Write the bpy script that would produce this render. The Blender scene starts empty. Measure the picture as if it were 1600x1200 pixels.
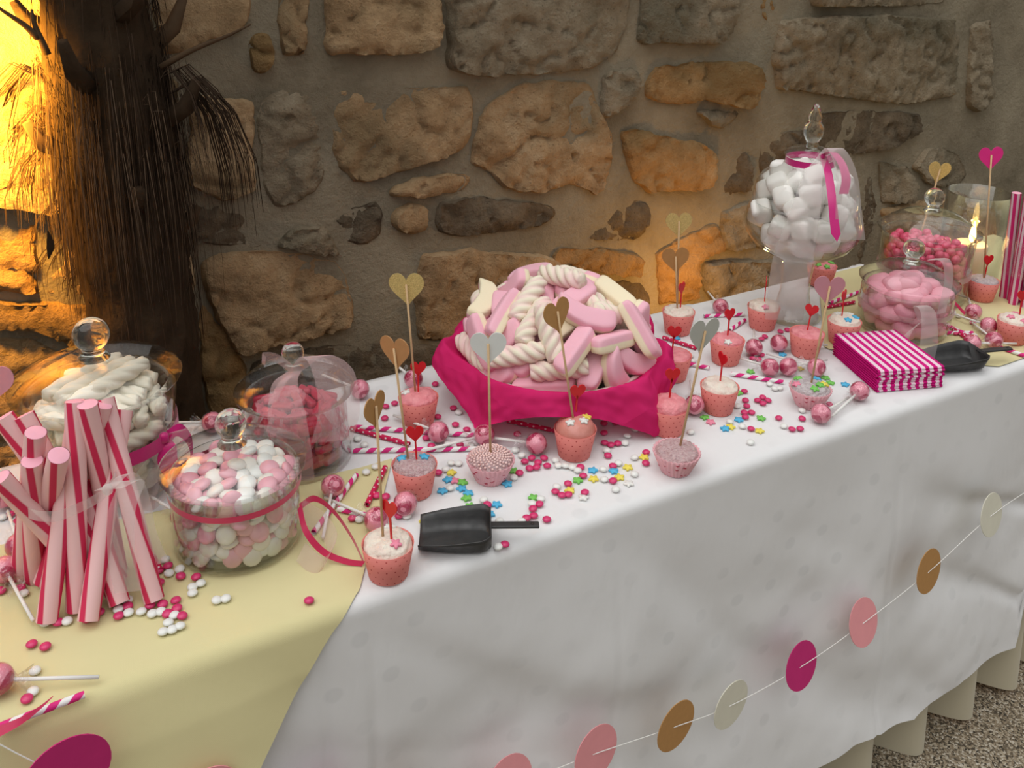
import bpy, math, random
import numpy as np
from mathutils import Vector, Matrix, noise, geometry
random.seed(7)
sc = bpy.context.scene
COL = sc.collection
PI = math.pi
V = Vector
# ------------------------------------------------------------------ camera
CAMZ, T = 1.467, 0.75            # eye height, table-top height
FP, PITCH, AZ, ROLL, PPY = 1450.0, math.radians(17), math.radians(60), math.radians(1.25), 300.0
CF = V((math.cos(AZ)*math.cos(PITCH), math.sin(AZ)*math.cos(PITCH), -math.sin(PITCH)))
_r = V((math.sin(AZ), -math.cos(AZ), 0)); _u = _r.cross(CF)
CR = _r*math.cos(ROLL) + _u*math.sin(ROLL); CU = _u*math.cos(ROLL) - _r*math.sin(ROLL)
CAM = V((0, 0, CAMZ))
cd = bpy.data.cameras.new('camera'); cam = bpy.data.objects.new('camera', cd); COL.objects.link(cam)
cd.sensor_width = 36; cd.lens = 36*FP/1600; cd.shift_y = -(600-PPY)/1600; cd.clip_start = 0.02
_M = Matrix((CR, CU, -CF)).transposed().to_4x4(); _M.translation = CAM; cam.matrix_world = _M
sc.camera = cam
# ------------------------------------------------------------------ light and exposure
sc.view_settings.view_transform = 'Standard'; sc.view_settings.look = 'None'
sc.view_settings.gamma = 1; sc.view_settings.use_curve_mapping = False
sc.view_settings.exposure = 0.0
SKY = 1.0
w = bpy.data.worlds.new('overcast_sky'); sc.world = w; w.use_nodes = True
wn, wl = w.node_tree.nodes, w.node_tree.links
wn.clear()
wo = wn.new('ShaderNodeOutputWorld'); wb = wn.new('ShaderNodeBackground'); tc = wn.new('ShaderNodeTexCoord')
sx = wn.new('ShaderNodeSeparateXYZ'); mr = wn.new('ShaderNodeMapRange'); cr = wn.new('ShaderNodeMix'); cr.data_type = 'RGBA'
wl.new(tc.outputs['Generated'], sx.inputs[0]); wl.new(sx.outputs['Z'], mr.inputs[0])
mr.inputs[1].default_value = 0.0; mr.inputs[2].default_value = 1.0; mr.inputs[3].default_value = 0.0; mr.inputs[4].default_value = 1.0
cr.inputs[6].default_value = (0.14, 0.136, 0.125, 1); cr.inputs[7].default_value = (1.0, 1.0, 0.99, 1)
wl.new(mr.outputs[0], cr.inputs[0]); wl.new(cr.outputs[2], wb.inputs[0]); wb.inputs[1].default_value = SKY
wl.new(wb.outputs[0], wo.inputs[0])
sl = bpy.data.lights.new('veiled_sun', 'SUN'); sl.energy = 1.68; sl.angle = math.radians(70); sl.color = (1, .99, .97)
so = bpy.data.objects.new('veiled_sun', sl); COL.objects.link(so); so.rotation_euler = V((.42, .02, -1)).to_track_quat('-Z', 'Y').to_euler()   # high, from the left
WALLY = 1.56
# ------------------------------------------------------------------ where things stand
def ray(px, py): return CF*FP + CR*(px-800) - CU*(py-PPY)
def on(px, py, z=T):
    d = ray(px, py); return CAM + d*((z-CAMZ)/d.z)
def hity(px, py, Y):
    d = ray(px, py); return CAM + d*(Y/d.y)
def proj(p):
    d = V(p)-CAM; k = d.dot(CF); return 800+FP*d.dot(CR)/k, PPY-FP*d.dot(CU)/k
def foot(px, pyb, r, z=T):
    "centre of a round base of radius r whose front edge shows at px, pyb"
    y = pyb
    for _ in range(12):
        b = on(px, y, z); h = math.hypot(b.x, b.y); s = 1-r/h
        y += pyb - proj((b.x*s, b.y*s, z))[1]
    return on(px, y, z)
# ------------------------------------------------------------------ node helpers
class NT:
    def __init__(s, name):
        s.m = bpy.data.materials.new(name); s.m.use_nodes = True; s.t = s.m.node_tree; s.n = s.t.nodes; s.n.clear()
        s.out = s.n.new('ShaderNodeOutputMaterial')
    def put(s, sock, v):
        if isinstance(v, bpy.types.NodeSocket): s.t.links.new(v, sock)
        elif v is not None:
            if sock.type == 'RGBA' and len(v) == 3: v = (*v, 1)
            sock.default_value = v
    def node(s, kind, out=0, props=None, **kw):
        n = s.n.new(kind)
        for k, v in (props or {}).items(): setattr(n, k, v)
        for k, v in kw.items():
            k = k.replace('_', ' ')
            s.put(n.inputs[k] if k in n.inputs else n.inputs[int(k[1:])], v)
        return n.outputs[out]
    def math(s, op, a, b=None, c=None):
        n = s.n.new('ShaderNodeMath'); n.operation = op
        for i, v in enumerate((a, b, c)):
            if v is not None: s.put(n.inputs[i], v)
        return n.outputs[0]
    def mix(s, f, a, b):
        n = s.n.new('ShaderNodeMix'); n.data_type = 'RGBA'
        s.put(n.inputs[0], f); s.put(n.inputs[6], a); s.put(n.inputs[7], b); return n.outputs[2]
    def coord(s, which='Object'): return s.node('ShaderNodeTexCoord', which)
    def uv(s):
        x = s.n.new('ShaderNodeSeparateXYZ'); s.put(x.inputs[0], s.coord('UV')); return x.outputs[0], x.outputs[1]
    def xyz(s, which='Object'):
        x = s.n.new('ShaderNodeSeparateXYZ'); s.put(x.inputs[0], s.coord(which)); return x.outputs
    def noise(s, scale, detail=4, rough=.55, vec=None, out=0):
        return s.node('ShaderNodeTexNoise', out, Scale=scale, Detail=detail, Roughness=rough, Vector=vec if vec is not None else s.coord())
    def ramp(s, f, *stops):
        n = s.n.new('ShaderNodeValToRGB'); e = n.color_ramp.elements
        while len(e) < len(stops): e.new(.5)
        for i, (p, c) in enumerate(stops): e[i].position = p; e[i].color = (*c, 1) if len(c) == 3 else c
        s.put(n.inputs[0], f); return n.outputs[0]
    def step(s, f, a, b): return s.node('ShaderNodeMapRange', 0, None, Value=f, From_Min=a, From_Max=b)
    def bump(s, h, strength=.3, dist=.01): return s.node('ShaderNodeBump', 0, None, Strength=strength, Distance=dist, Height=h)
    def bsdf(s, color, rough=.5, spec=.4, metal=0., normal=None, sheen=0., trans=0., sss=0., emit=None, es=0., alpha=None):
        n = s.n.new('ShaderNodeBsdfPrincipled')
        s.put(n.inputs['Base Color'], color); s.put(n.inputs['Roughness'], rough); s.put(n.inputs['Specular IOR Level'], spec)
        s.put(n.inputs['Metallic'], metal); s.put(n.inputs['Transmission Weight'], trans)
        if normal is not None: s.put(n.inputs['Normal'], normal)
        if sheen: n.inputs['Sheen Weight'].default_value = sheen
        if sss:
            n.inputs['Subsurface Weight'].default_value = sss; n.inputs['Subsurface Radius'].default_value = (.006, .004, .003); n.inputs['Subsurface Scale'].default_value = 1
        if emit is not None: s.put(n.inputs['Emission Color'], emit); n.inputs['Emission Strength'].default_value = es
        return n.outputs[0]
    def done(s, sh): s.t.links.new(sh, s.out.inputs[0]); return s.m
def plain(name, col, rough=.5, spec=.4, metal=0, var=.12, scale=60, bump=0., sheen=0., sss=0.):
    m = NT(name); nz = m.noise(scale)
    c = m.mix(nz, tuple(x*(1-var) for x in col), tuple(min(1, x*(1+var)) for x in col))
    nm = m.bump(m.noise(scale*2, 6), bump, .004) if bump else None
    return m.done(m.bsdf(c, rough, spec, metal, nm, sheen, sss=sss))
# ------------------------------------------------------------------ materials
def stone_mat(name, a, b, c, dark=.35):
    m = NT(name)
    rnd = m.node('ShaderNodeObjectInfo', 'Random')
    vec = m.node('ShaderNodeVectorMath', 0, {'operation': 'ADD'}, i0=m.coord(), i1=m.node('ShaderNodeCombineXYZ', 0, None, X=m.math('MULTIPLY', rnd, 37.), Y=rnd, Z=m.math('MULTIPLY', rnd, 11.)))
    n1 = m.noise(9, 6, .6, vec); n2 = m.noise(42, 8, .65, vec); n3 = m.noise(4, 3, .5, vec)
    col = m.ramp(m.math('ADD', m.math('MULTIPLY', n1, .65), m.math('MULTIPLY', n2, .35)), (.32, a), (.5, b), (.68, c))
    col = m.mix(m.step(n3, .52, .66), col, (b[0]*.62, b[1]*.66, b[2]*.66))
    spots = m.node('ShaderNodeTexVoronoi', 0, None, Scale=90., Vector=vec)
    col = m.mix(m.math('MULTIPLY', m.step(spots, .22, .08), dark), col, (.05, .04, .03))
    h = m.math('ADD', m.math('MULTIPLY', n2, .7), m.math('MULTIPLY', m.noise(150, 6, .7, vec), .35))
    return m.done(m.bsdf(col, .92, .15, 0, m.bump(h, 1., .02)))
M = {}
M['stone_brown'] = stone_mat('sandstone brown', (.31, .20, .105), (.51, .34, .185), (.63, .46, .28))
M['stone_dark'] = stone_mat('weathered dark stone', (.085, .062, .042), (.18, .138, .092), (.30, .235, .16), .5)
M['stone_ochre'] = stone_mat('ochre sandstone', (.26, .15, .06), (.44, .265, .115), (.55, .36, .18), .25)
M['stone_grey'] = stone_mat('grey limestone', (.18, .14, .09), (.33, .265, .178), (.46, .385, .275), .4)
m = NT('lime mortar'); n1 = m.noise(5, 6, .6); n2 = m.noise(70, 8, .7)
M['mortar'] = m.done(m.bsdf(m.mix(m.math('MULTIPLY', n2, .5), m.ramp(n1, (.3, (.13, .105, .067)), (.5, (.25, .21, .145)), (.7, (.36, .31, .22))), (.40, .35, .26)), .95, .1, 0, m.bump(n2, .8, .01)))
m = NT('speckled gravel floor')
v1 = m.node('ShaderNodeTexVoronoi', 'Color', None, Scale=300., Vector=m.coord()); v2 = m.node('ShaderNodeTexVoronoi', 'Distance', None, Scale=300., Vector=m.coord())
sv = m.n.new('ShaderNodeSeparateColor'); m.put(sv.inputs[0], v1)
gc = m.ramp(sv.outputs[0], (0, (.035, .03, .022)), (.25, (.14, .11, .075)), (.55, (.27, .21, .14)), (.8, (.40, .34, .25)), (1, (.55, .50, .42)))
M['floor'] = m.done(m.bsdf(gc, .8, .25, 0, m.bump(m.math('SUBTRACT', 1., v2), .6, .004)))
def weave(m, k=6500): # fine cloth grain
    u, v = m.uv()
    a = m.math('SINE', m.math('MULTIPLY', u, k)); b = m.math('SINE', m.math('MULTIPLY', v, k)); return m.math('MULTIPLY', a, b)
m = NT('white damask cloth'); u, v = m.uv()
V_ = m.math('MULTIPLY', v, 1/.058); row = m.math('FLOOR', V_)
U_ = m.math('ADD', m.math('MULTIPLY', u, 1/.066), m.math('MULTIPLY', m.math('MODULO', row, 2.), .5))
fu = m.math('SUBTRACT', m.math('FRACT', U_), .5); fv = m.math('SUBTRACT', m.math('FRACT', V_), .5)
dd = m.math('SQRT', m.math('ADD', m.math('POWER', m.math('ABSOLUTE', fu), 2.), m.math('POWER', m.math('ABSOLUTE', fv), 2.)))
dot = m.math('MULTIPLY', m.step(dd, .19, .13), m.step(m.noise(7, 2), .35, .6))
wr = m.noise(9, 5, .6); crs = m.node('ShaderNodeTexNoise', 0, None, Scale=14., Detail=4., Vector=m.node('ShaderNodeMapping', 0, None, Vector=m.coord('UV'), Scale=(1.2, .5, 1.), Rotation=(0, 0, .9)))
M['white_cloth'] = m.done(m.bsdf(m.mix(m.math('MULTIPLY', dot, .45), (.755, .755, .76), (.63, .635, .64)), .85, .15, 0,
    m.bump(m.math('ADD', m.math('MULTIPLY', weave(m), .02), m.math('ADD', m.math('MULTIPLY', wr, .5), crs)), .35, .012), .2))
m = NT('pale yellow cloth')
M['yellow_cloth'] = m.done(m.bsdf(m.mix(m.noise(8), (.63, .57, .305), (.69, .625, .345)), .85, .15, 0, m.bump(m.math('ADD', m.math('MULTIPLY', weave(m), .03), m.noise(7, 4)), .25, .012), .2))
M['skirt'] = plain('cream skirt fabric', (.50, .45, .33), .85, .15, var=.06, scale=12, sheen=.2)
M['wood'] = plain('pale birch stick', (.62, .42, .23), .6, .3, var=.2, scale=200)
M['board'] = plain('plywood board', (.35, .24, .14), .6)
M['steel'] = plain('grey steel tube', (.35, .35, .35), .35, .5, .9)
M['bark'] = plain('palm bark', (.038, .024, .014), .95, .1, var=.5, scale=25, bump=.9)
M['fibre'] = plain('dry palm fibre', (.045, .026, .015), .8, .2, var=.5, scale=9)
M['fibre_pale'] = plain('pale dry palm fibre', (.105, .068, .042), .8, .2, var=.4, scale=9)
M['petiole'] = plain('cut palm leaf base', (.075, .045, .024), .85, .2, var=.4, scale=40)
M['kraft'] = plain('kraft brown card', (.44, .235, .085), .75, .2, var=.1, scale=150)
M['copper'] = plain('copper brown card', (.47, .24, .10), .6, .3, var=.1, scale=150)
M['white_card'] = plain('white card', (.72, .74, .72), .7, .3, var=.04)
M['grey_card'] = plain('silver white card', (.52, .53, .49), .6, .3, var=.05)
M['cream_card'] = plain('cream card', (.66, .64, .53), .7, .3, var=.06)
M['pink_card'] = plain('dusty pink card', (.62, .27, .33), .7, .3, var=.05)
M['rose_card'] = plain('rose pink card', (.74, .30, .32), .65, .3, var=.06)
M['magenta_card'] = plain('magenta card', (.52, .02, .16), .6, .3, var=.08)
M['hot_card'] = plain('hot pink card', (.78, .03, .25), .6, .3, var=.08)
m = NT('gold glitter card'); vv = m.node('ShaderNodeTexVoronoi', 'Color', None, Scale=900., Vector=m.coord())
M['gold'] = m.done(m.bsdf(m.mix(m.noise(500, 2), (.44, .30, .08), (.88, .70, .28)), .4, .5, .25, m.bump(m.node('ShaderNodeTexVoronoi', 0, None, Scale=900., Vector=m.coord()), .6, .002)))
M['red_plastic'] = plain('red plastic', (.66, .012, .02), .25, .5, var=.08)
M['candle'] = None
m = NT('cream candle wax'); M['candle'] = m.done(m.bsdf(m.mix(m.noise(30), (.78, .66, .46), (.84, .74, .55)), .45, .4, sss=.5))
m = NT('candle flame'); e = m.node('ShaderNodeEmission', 0, None, Color=(1, .62, .18, 1), Strength=22.); M['flame'] = m.done(e)
m = NT('lamp bulb glow'); e = m.node('ShaderNodeEmission', 0, None, Color=(1, .55, .10, 1), Strength=12.); M['bulb'] = m.done(e)
M['iron'] = plain('black iron', (.03, .03, .03), .45, .5, .6, scale=80, bump=.2)
m = NT('dark scoop metal'); M['scoop'] = m.done(m.bsdf(m.mix(m.noise(60, 6), (.035, .035, .036), (.075, .075, .075)), m.step(m.noise(90, 5), -.3, 1.3), .5, .55, m.bump(m.noise(220, 4), .1, .002)))
m = NT('clear glass wall')
fac = m.node('ShaderNodeLayerWeight', 'Facing', None, Blend=.5)
tint = m.mix(m.math('POWER', fac, 3.), (.985, .99, .985, 1), (.62, .64, .62, 1))
tr = m.node('ShaderNodeBsdfTransparent', 0, None, Color=tint); gl = m.node('ShaderNodeBsdfGlossy', 0, None, Color=(1, 1, 1, 1), Roughness=.03)
k = m.math('ADD', m.math('MULTIPLY', m.math('POWER', fac, 3.), .8), .045)
M['glass'] = m.done(m.node('ShaderNodeMixShader', 0, None, Fac=k, i1=tr, i2=gl))
m = NT('solid clear glass'); M['solid_glass'] = m.done(m.node('ShaderNodeBsdfGlass', 0, None, Color=(.97, .98, .96, 1), Roughness=.01, IOR=1.45))
def sheer(name, col, op=.32, edge=.45):
    m = NT(name); fac = m.node('ShaderNodeLayerWeight', 'Facing', None, Blend=.5)
    tr = m.node('ShaderNodeBsdfTransparent', 0, None, Color=(1, 1, 1, 1))
    df = m.node('ShaderNodeMixShader', 0, None, Fac=.4, i1=m.node('ShaderNodeBsdfDiffuse', 0, None, Color=(*col, 1)), i2=m.node('ShaderNodeBsdfTranslucent', 0, None, Color=(*col, 1)))
    k = m.math('ADD', m.math('MULTIPLY', m.math('POWER', fac, 2.), edge), op)
    return m.done(m.node('ShaderNodeMixShader', 0, None, Fac=k, i1=tr, i2=df))
M['organza'] = sheer('sheer pale pink organza', (.86, .64, .65), .30)
M['organza_white'] = sheer('sheer white organza', (.85, .80, .79), .30)
def film(name, op=.05):
    m = NT(name); fac = m.node('ShaderNodeLayerWeight', 'Facing', None, Blend=.5)
    tr = m.node('ShaderNodeBsdfTransparent', 0, None, Color=(.96, .95, .95, 1))
    nm = m.bump(m.noise(160, 3), .8, .006)
    gl = m.node('ShaderNodeBsdfGlossy', 0, None, Color=(1, 1, 1, 1), Roughness=.08, Normal=nm)
    k = m.math('ADD', m.math('MULTIPLY', m.math('POWER', fac, 3.), .4), op+.05)
    return m.done(m.node('ShaderNodeMixShader', 0, None, Fac=k, i1=tr, i2=gl))
M['film'] = film('clear cellophane film')
def satin(name, col): 
    m = NT(name); return m.done(m.bsdf(m.mix(m.noise(400, 2), tuple(c*.9 for c in col), col), .32, .5, 0, None, .4))
M['satin'] = satin('magenta satin ribbon', (.62, .005, .20)); M['red_satin'] = satin('crimson satin ribbon', (.60, .015, .09))
m = NT('magenta tissue paper')
df = m.node('ShaderNodeBsdfDiffuse', 0, None, Color=m.mix(m.noise(14, 5), (.66, .022, .145, 1), (.78, .04, .20, 1)), Normal=m.bump(m.node('ShaderNodeTexVoronoi', 0, {'feature': 'F1'}, Scale=16., Vector=m.coord()), .5, .02))
M['tissue'] = m.done(m.node('ShaderNodeMixShader', 0, None, Fac=.25, i1=df, i2=m.node('ShaderNodeBsdfTranslucent', 0, None, Color=(.80, .03, .22, 1))))
M['porcelain'] = plain('pale pink-white porcelain', (.72, .58, .55), .25, .5, var=.04)
def candy(name, col, rough=.28, var=.1, sss=0.): return plain(name, col, rough, .5, var=var, scale=70, sss=sss)
M['pink_candy'] = candy('hot pink sugar shell', (.62, .035, .15), .3); M['white_candy'] = candy('white sugar shell', (.76, .77, .74), .3, .04)
M['pale_pink_candy'] = candy('pale pink sugar shell', (.74, .36, .43), .35); M['ivory_candy'] = candy('ivory sugar shell', (.76, .72, .66), .35, .05)
M['red_candy'] = candy('crimson candy', (.42, .015, .05), .45, .2); M['rose_candy'] = candy('rose candy ball', (.70, .08, .17), .25, .15)
M['puff_candy'] = candy('soft pink candy', (.78, .33, .41), .6, .08); M['white_marsh'] = candy('white marshmallow', (.86, .84, .80), .75, .03); M['cream_marsh'] = candy('cream marshmallow rope', (.84, .79, .66), .75, .05)
for nm, c in dict(blue=(.08, .45, .72), green=(.18, .55, .10), yellow=(.80, .68, .10), pink=(.80, .25, .36), white=(.78, .78, .74)).items(): M['star_'+nm] = candy(nm+' sugar flower', c, .6, .06)
def uvdots(name, base, dotc, N, Mr, a, b, r, rough=.7):
    m = NT(name); u, v = m.uv()
    V_ = m.math('MULTIPLY', v, Mr); row = m.math('FLOOR', V_)
    U_ = m.math('ADD', m.math('MULTIPLY', u, N), m.math('MULTIPLY', m.math('MODULO', row, 2.), .5))
    fu = m.math('MULTIPLY', m.math('SUBTRACT', m.math('FRACT', U_), .5), a); fv = m.math('MULTIPLY', m.math('SUBTRACT', m.math('FRACT', V_), .5), b)
    d = m.math('SQRT', m.math('ADD', m.math('MULTIPLY', fu, fu), m.math('MULTIPLY', fv, fv)))
    base2 = m.mix(m.noise(25), tuple(x*.93 for x in base), base)
    return m.done(m.bsdf(m.mix(m.step(d, r, r*.7), base2, dotc), rough, .25))
M['cup'] = uvdots('salmon paper with red dots', (.80, .25, .22), (.42, .035, .035), 17, 5, 1., 1., .12)
M['dot_straw'] = uvdots('crimson paper with white dots', (.58, .012, .08), (.85, .8, .8), 3, 110, 1., 1., .2, .5)
def uvstripe(name, a, b, ku, kv, duty, rough=.6, soft=.03, third=None, sss=0.):
    m = NT(name); u, v = m.uv()
    f = m.math('FRACT', m.math('ADD', m.math('MULTIPLY', u, ku), m.math('MULTIPLY', v, kv)))
    tri = m.math('ABSOLUTE', m.math('SUBTRACT', f, .5))
    col = m.mix(m.step(tri, duty/2+soft, duty/2-soft), a, b)
    if third: col = m.mix(m.step(m.noise(20), .45, .6), col, m.mix(.5, col, third))
    return m.done(m.bsdf(col, rough, .3, sss=sss))
M['stick'] = uvstripe('pink marshmallow with crimson stripes', (.80, .50, .50), (.58, .025, .085), 3., 4.5, .32, .7, .03)
M['stick_end'] = candy('pink marshmallow core', (.85, .42, .52), .75)
M['stick_dark'] = uvstripe('magenta and white striped candy', (.72, .56, .62), (.55, .015, .14), 5., 1.5, .55, .5, .03)
M['straw'] = uvstripe('white paper with magenta spiral', (.80, .79, .78), (.66, .02, .20), 1., 48., .5, .6, .02)
M['lolly_stick'] = plain('white paper stick', (.78, .77, .74), .6, .3, var=.03)
m = NT('pink candy with crimson swirls'); wv = m.node('ShaderNodeTexWave', 0, {'wave_type': 'RINGS', 'rings_direction': 'X'}, Scale=26., Distortion=5., Detail=1., Detail_Scale=1.4, Vector=m.coord())
M['lolly'] = m.done(m.bsdf(m.mix(m.step(wv, .30, .48), (.80, .26, .36), (.46, .015, .085)), .10, .6))
m = NT('pink and cream marshmallow slab'); X = m.xyz('Generated'); 
f = m.step(m.math('ADD', X[2], m.math('MULTIPLY', m.noise(30), .12)), .50, .60)
M['slab'] = m.done(m.bsdf(m.mix(f, (.86, .76, .55), (.86, .47, .56)), .75, .2, 0, m.bump(m.noise(120), .15, .003), sss=.15))
M['slab_white'] = candy('white mint marshmallow', (.78, .82, .72), .75, .06)
M['twist'] = uvstripe('pink white and cream marshmallow twist', (.86, .70, .62), (.85, .78, .62), 4., 0., .5, .75, .12, (.85, .50, .55))
m = NT('magenta and pale pink striped paper'); X = m.xyz('Object')
f = m.math('FRACT', m.math('ADD', m.math('MULTIPLY', m.math('ADD', X[0], .0575), 1/.0142), 10.5))
M['napkin'] = m.done(m.bsdf(m.mix(m.step(m.math('ABSOLUTE', m.math('SUBTRACT', f, .5)), .27, .24), (.80, .62, .69), (.58, .008, .19)), .85, .15, 0, m.bump(m.noise(400), .15, .002)))
def frost(name, a, b, bump=.6, scale=90, rough=.55):
    m = NT(name); n = m.noise(scale, 5); return m.done(m.bsdf(m.mix(m.step(n, .35, .65), a, b), rough, .35, 0, m.bump(m.noise(scale*1.5, 5), bump, .006), sss=.1))
M['frost_pink'] = frost('pink frosting', (.72, .22, .25), (.82, .32, .34)); M['frost_white'] = frost('white and pink frosting', (.78, .62, .54), (.80, .74, .64))
M['frost_glaze'] = frost('glossy pink caramel glaze', (.55, .20, .15), (.68, .30, .26), .1, 40, .18); M['frost_sparkle'] = frost('sparkling pale pink sugar', (.60, .36, .38), (.80, .62, .62), 1., 260, .3)
M['frost_grey'] = frost('silvery sugar frosting', (.48, .40, .42), (.66, .60, .60), .8, 200, .35)
M['pearl'] = candy('pale pink sugar pearl', (.82, .58, .55), .3, .05)
m = NT('pleated pink paper with red marks'); u, v = m.uv()
vo = m.node('ShaderNodeTexVoronoi', 0, None, Scale=1., Vector=m.node('ShaderNodeCombineXYZ', 0, None, X=m.math('MULTIPLY', u, 13.), Y=m.math('MULTIPLY', v, 5.)))
M['pleat'] = m.done(m.bsdf(m.mix(m.step(vo, .27, .2), (.78, .42, .46), (.48, .04, .08)), .6, .3))
M['wick'] = plain('charred wick', (.03, .02, .02), .9)
# ------------------------------------------------------------------ geometry helpers
def lathe(prof, n=32, wob=None):
    vs, fs, uv = [], [], []; L = [0]
    for i in range(1, len(prof)): L.append(L[-1]+math.dist(prof[i], prof[i-1]))
    for i, (r, z) in enumerate(prof):
        for j in range(n+1):
            a = 2*PI*j/n; rr, zz = (r, z) if wob is None else wob(r, z, a, i)
            vs.append((rr*math.cos(a), rr*math.sin(a), zz)); uv.append((j/n, L[i]/max(L[-1], 1e-6)))
    for i in range(len(prof)-1):
        for j in range(n):
            a = i*(n+1)+j; fs.append((a, a+1, a+n+2, a+n+1))
    return vs, fs, uv
def tube(pts, r, n=8, cap=True, twist=0, lobes=None):
    pts = [V(p) for p in pts]; N = len(pts); rs = r if isinstance(r, (list, tuple)) else [r]*N
    vs, fs, uv = [], [], []; t0 = (pts[1]-pts[0]).normalized()
    a = t0.orthogonal().normalized(); L = 0
    for i, p in enumerate(pts):
        t = ((pts[min(i+1, N-1)]-pts[max(i-1, 0)])).normalized()
        a = (a - t*a.dot(t)).normalized(); b = t.cross(a)
        if i: L += (p-pts[i-1]).length
        for j in range(n+1):
            th = 2*PI*j/n; ph = th+twist*L; q = rs[i]*(1 if lobes is None else lobes(th))
            vs.append(p + a*math.cos(ph)*q + b*math.sin(ph)*q); uv.append((j/n, L))
    for i in range(N-1):
        for j in range(n):
            k = i*(n+1)+j; fs.append((k, k+1, k+n+2, k+n+1))
    if cap:
        for i in (0, N-1):
            c = len(vs); vs.append(pts[i]); uv.append((0, 0))
            for j in range(n):
                k = i*(n+1)+j; fs.append((c, k+1, k) if i == 0 else (c, k, k+1))
    return vs, fs, uv
def ribbon(pts, width, side):
    pts = [V(p) for p in pts]; vs, fs, uv = [], [], []; L = 0
    for i, p in enumerate(pts):
        s = side(i/(len(pts)-1)) if callable(side) else V(side); s = s.normalized()
        wd = width(i/(len(pts)-1)) if callable(width) else width
        if i: L += (p-pts[i-1]).length
        for k in range(5):
            f = k/4-.5; vs.append(p+s*wd*f); uv.append((k/4, L))
    for i in range(len(pts)-1):
        for k in range(4):
            a = i*5+k; fs.append((a, a+1, a+6, a+5))
    return vs, fs, uv
def spline(ctrl, n=24):
    P = [V(c) for c in ctrl]; P = [P[0]*2-P[1]]+P+[P[-1]*2-P[-2]]; out = []; S = len(P)-3
    for i in range(n+1):
        t = i/n*S; k = min(int(t), S-1); t -= k; a, b, c, d = P[k:k+4]
        out.append(.5*((2*b)+(c-a)*t+(2*a-5*b+4*c-d)*t*t+(3*b-a-3*c+d)*t**3))
    return out
def extrude(outline, th, axis='y'):
    "flat card: outline in x,z, thickness along y"
    n = len(outline); vs = [(x, -th/2, z) for x, z in outline]+[(x, th/2, z) for x, z in outline]
    fs = [tuple(range(n))[::-1], tuple(range(n, 2*n))]+[(i, (i+1) % n, n+(i+1) % n, n+i) for i in range(n)]
    return vs, fs, [(v[0], v[2]) for v in vs]
def heart(s, n=36):
    o = []
    for i in range(n):
        t = 2*PI*i/n; x = 16*math.sin(t)**3; z = 13*math.cos(t)-5*math.cos(2*t)-2*math.cos(3*t)-math.cos(4*t); o.append((x*s/32, z*s/32))
    return o
def join(*gs):
    vs, fs, uv = [], [], []
    for g in gs:
        o = len(vs); vs += [tuple(v) for v in g[0]]; fs += [tuple(i+o for i in f) for f in g[1]]; uv += list(g[2])
    return vs, fs, uv
def mv(g, off=(0, 0, 0), M_=None):
    return [((M_ @ V(v)) if M_ else V(v))+V(off) for v in g[0]], g[1], g[2]
def tag(o, label=None, cat=None, group=None, kind=None):
    for k, v in (('label', label), ('category', cat), ('group', group), ('kind', kind)):
        if v: o[k] = v
    return o
def mesh(name, g, mat, smooth=True):
    me = bpy.data.meshes.new(name); me.from_pydata([tuple(v) for v in g[0]], [], g[1])
    if g[2]:
        ul = me.uv_layers.new(name='UVMap'); idx = [0]*len(me.loops); me.loops.foreach_get('vertex_index', idx)
        buf = [0.]*(2*len(idx))
        for i, k in enumerate(idx): buf[2*i], buf[2*i+1] = g[2][k]
        ul.data.foreach_set('uv', buf)
    if smooth: me.polygons.foreach_set('use_smooth', [True]*len(me.polygons))
    for mm in (mat if isinstance(mat, (list, tuple)) else [mat]): me.materials.append(M[mm] if isinstance(mm, str) else mm)
    return me
def obj(name, data, mat=None, parent=None, loc=(0, 0, 0), rot=(0, 0, 0), smooth=True, **tags):
    me = data if isinstance(data, bpy.types.Mesh) else mesh(name, data, mat, smooth)
    o = bpy.data.objects.new(name, me); COL.objects.link(o); o.parent = parent; o.location = loc
    if isinstance(rot, Matrix): o.rotation_euler = rot.to_euler()
    else: o.rotation_euler = rot
    return tag(o, **tags)
def thing(name, loc, label, cat, group=None, rot=(0, 0, 0)):
    o = bpy.data.objects.new(name, None); COL.objects.link(o); o.location = loc; o.empty_display_size = .02
    o.rotation_euler = rot.to_euler() if isinstance(rot, Matrix) else rot
    return tag(o, label, cat, group)
def frame(z, x=None):
    "rotation whose local z is along z"
    z = V(z).normalized(); x = V(x) if x is not None else z.orthogonal(); x = (x-z*x.dot(z)).normalized(); return Matrix((x, z.cross(x), z)).transposed()
def solid(o, th, off=-1): md = o.modifiers.new('thickness', 'SOLIDIFY'); md.thickness = th; md.offset = off; return o
def towards_cam(p): return V((-p[0], -p[1], 0)).normalized()
def rnd(a, b): return random.uniform(a, b)
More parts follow.
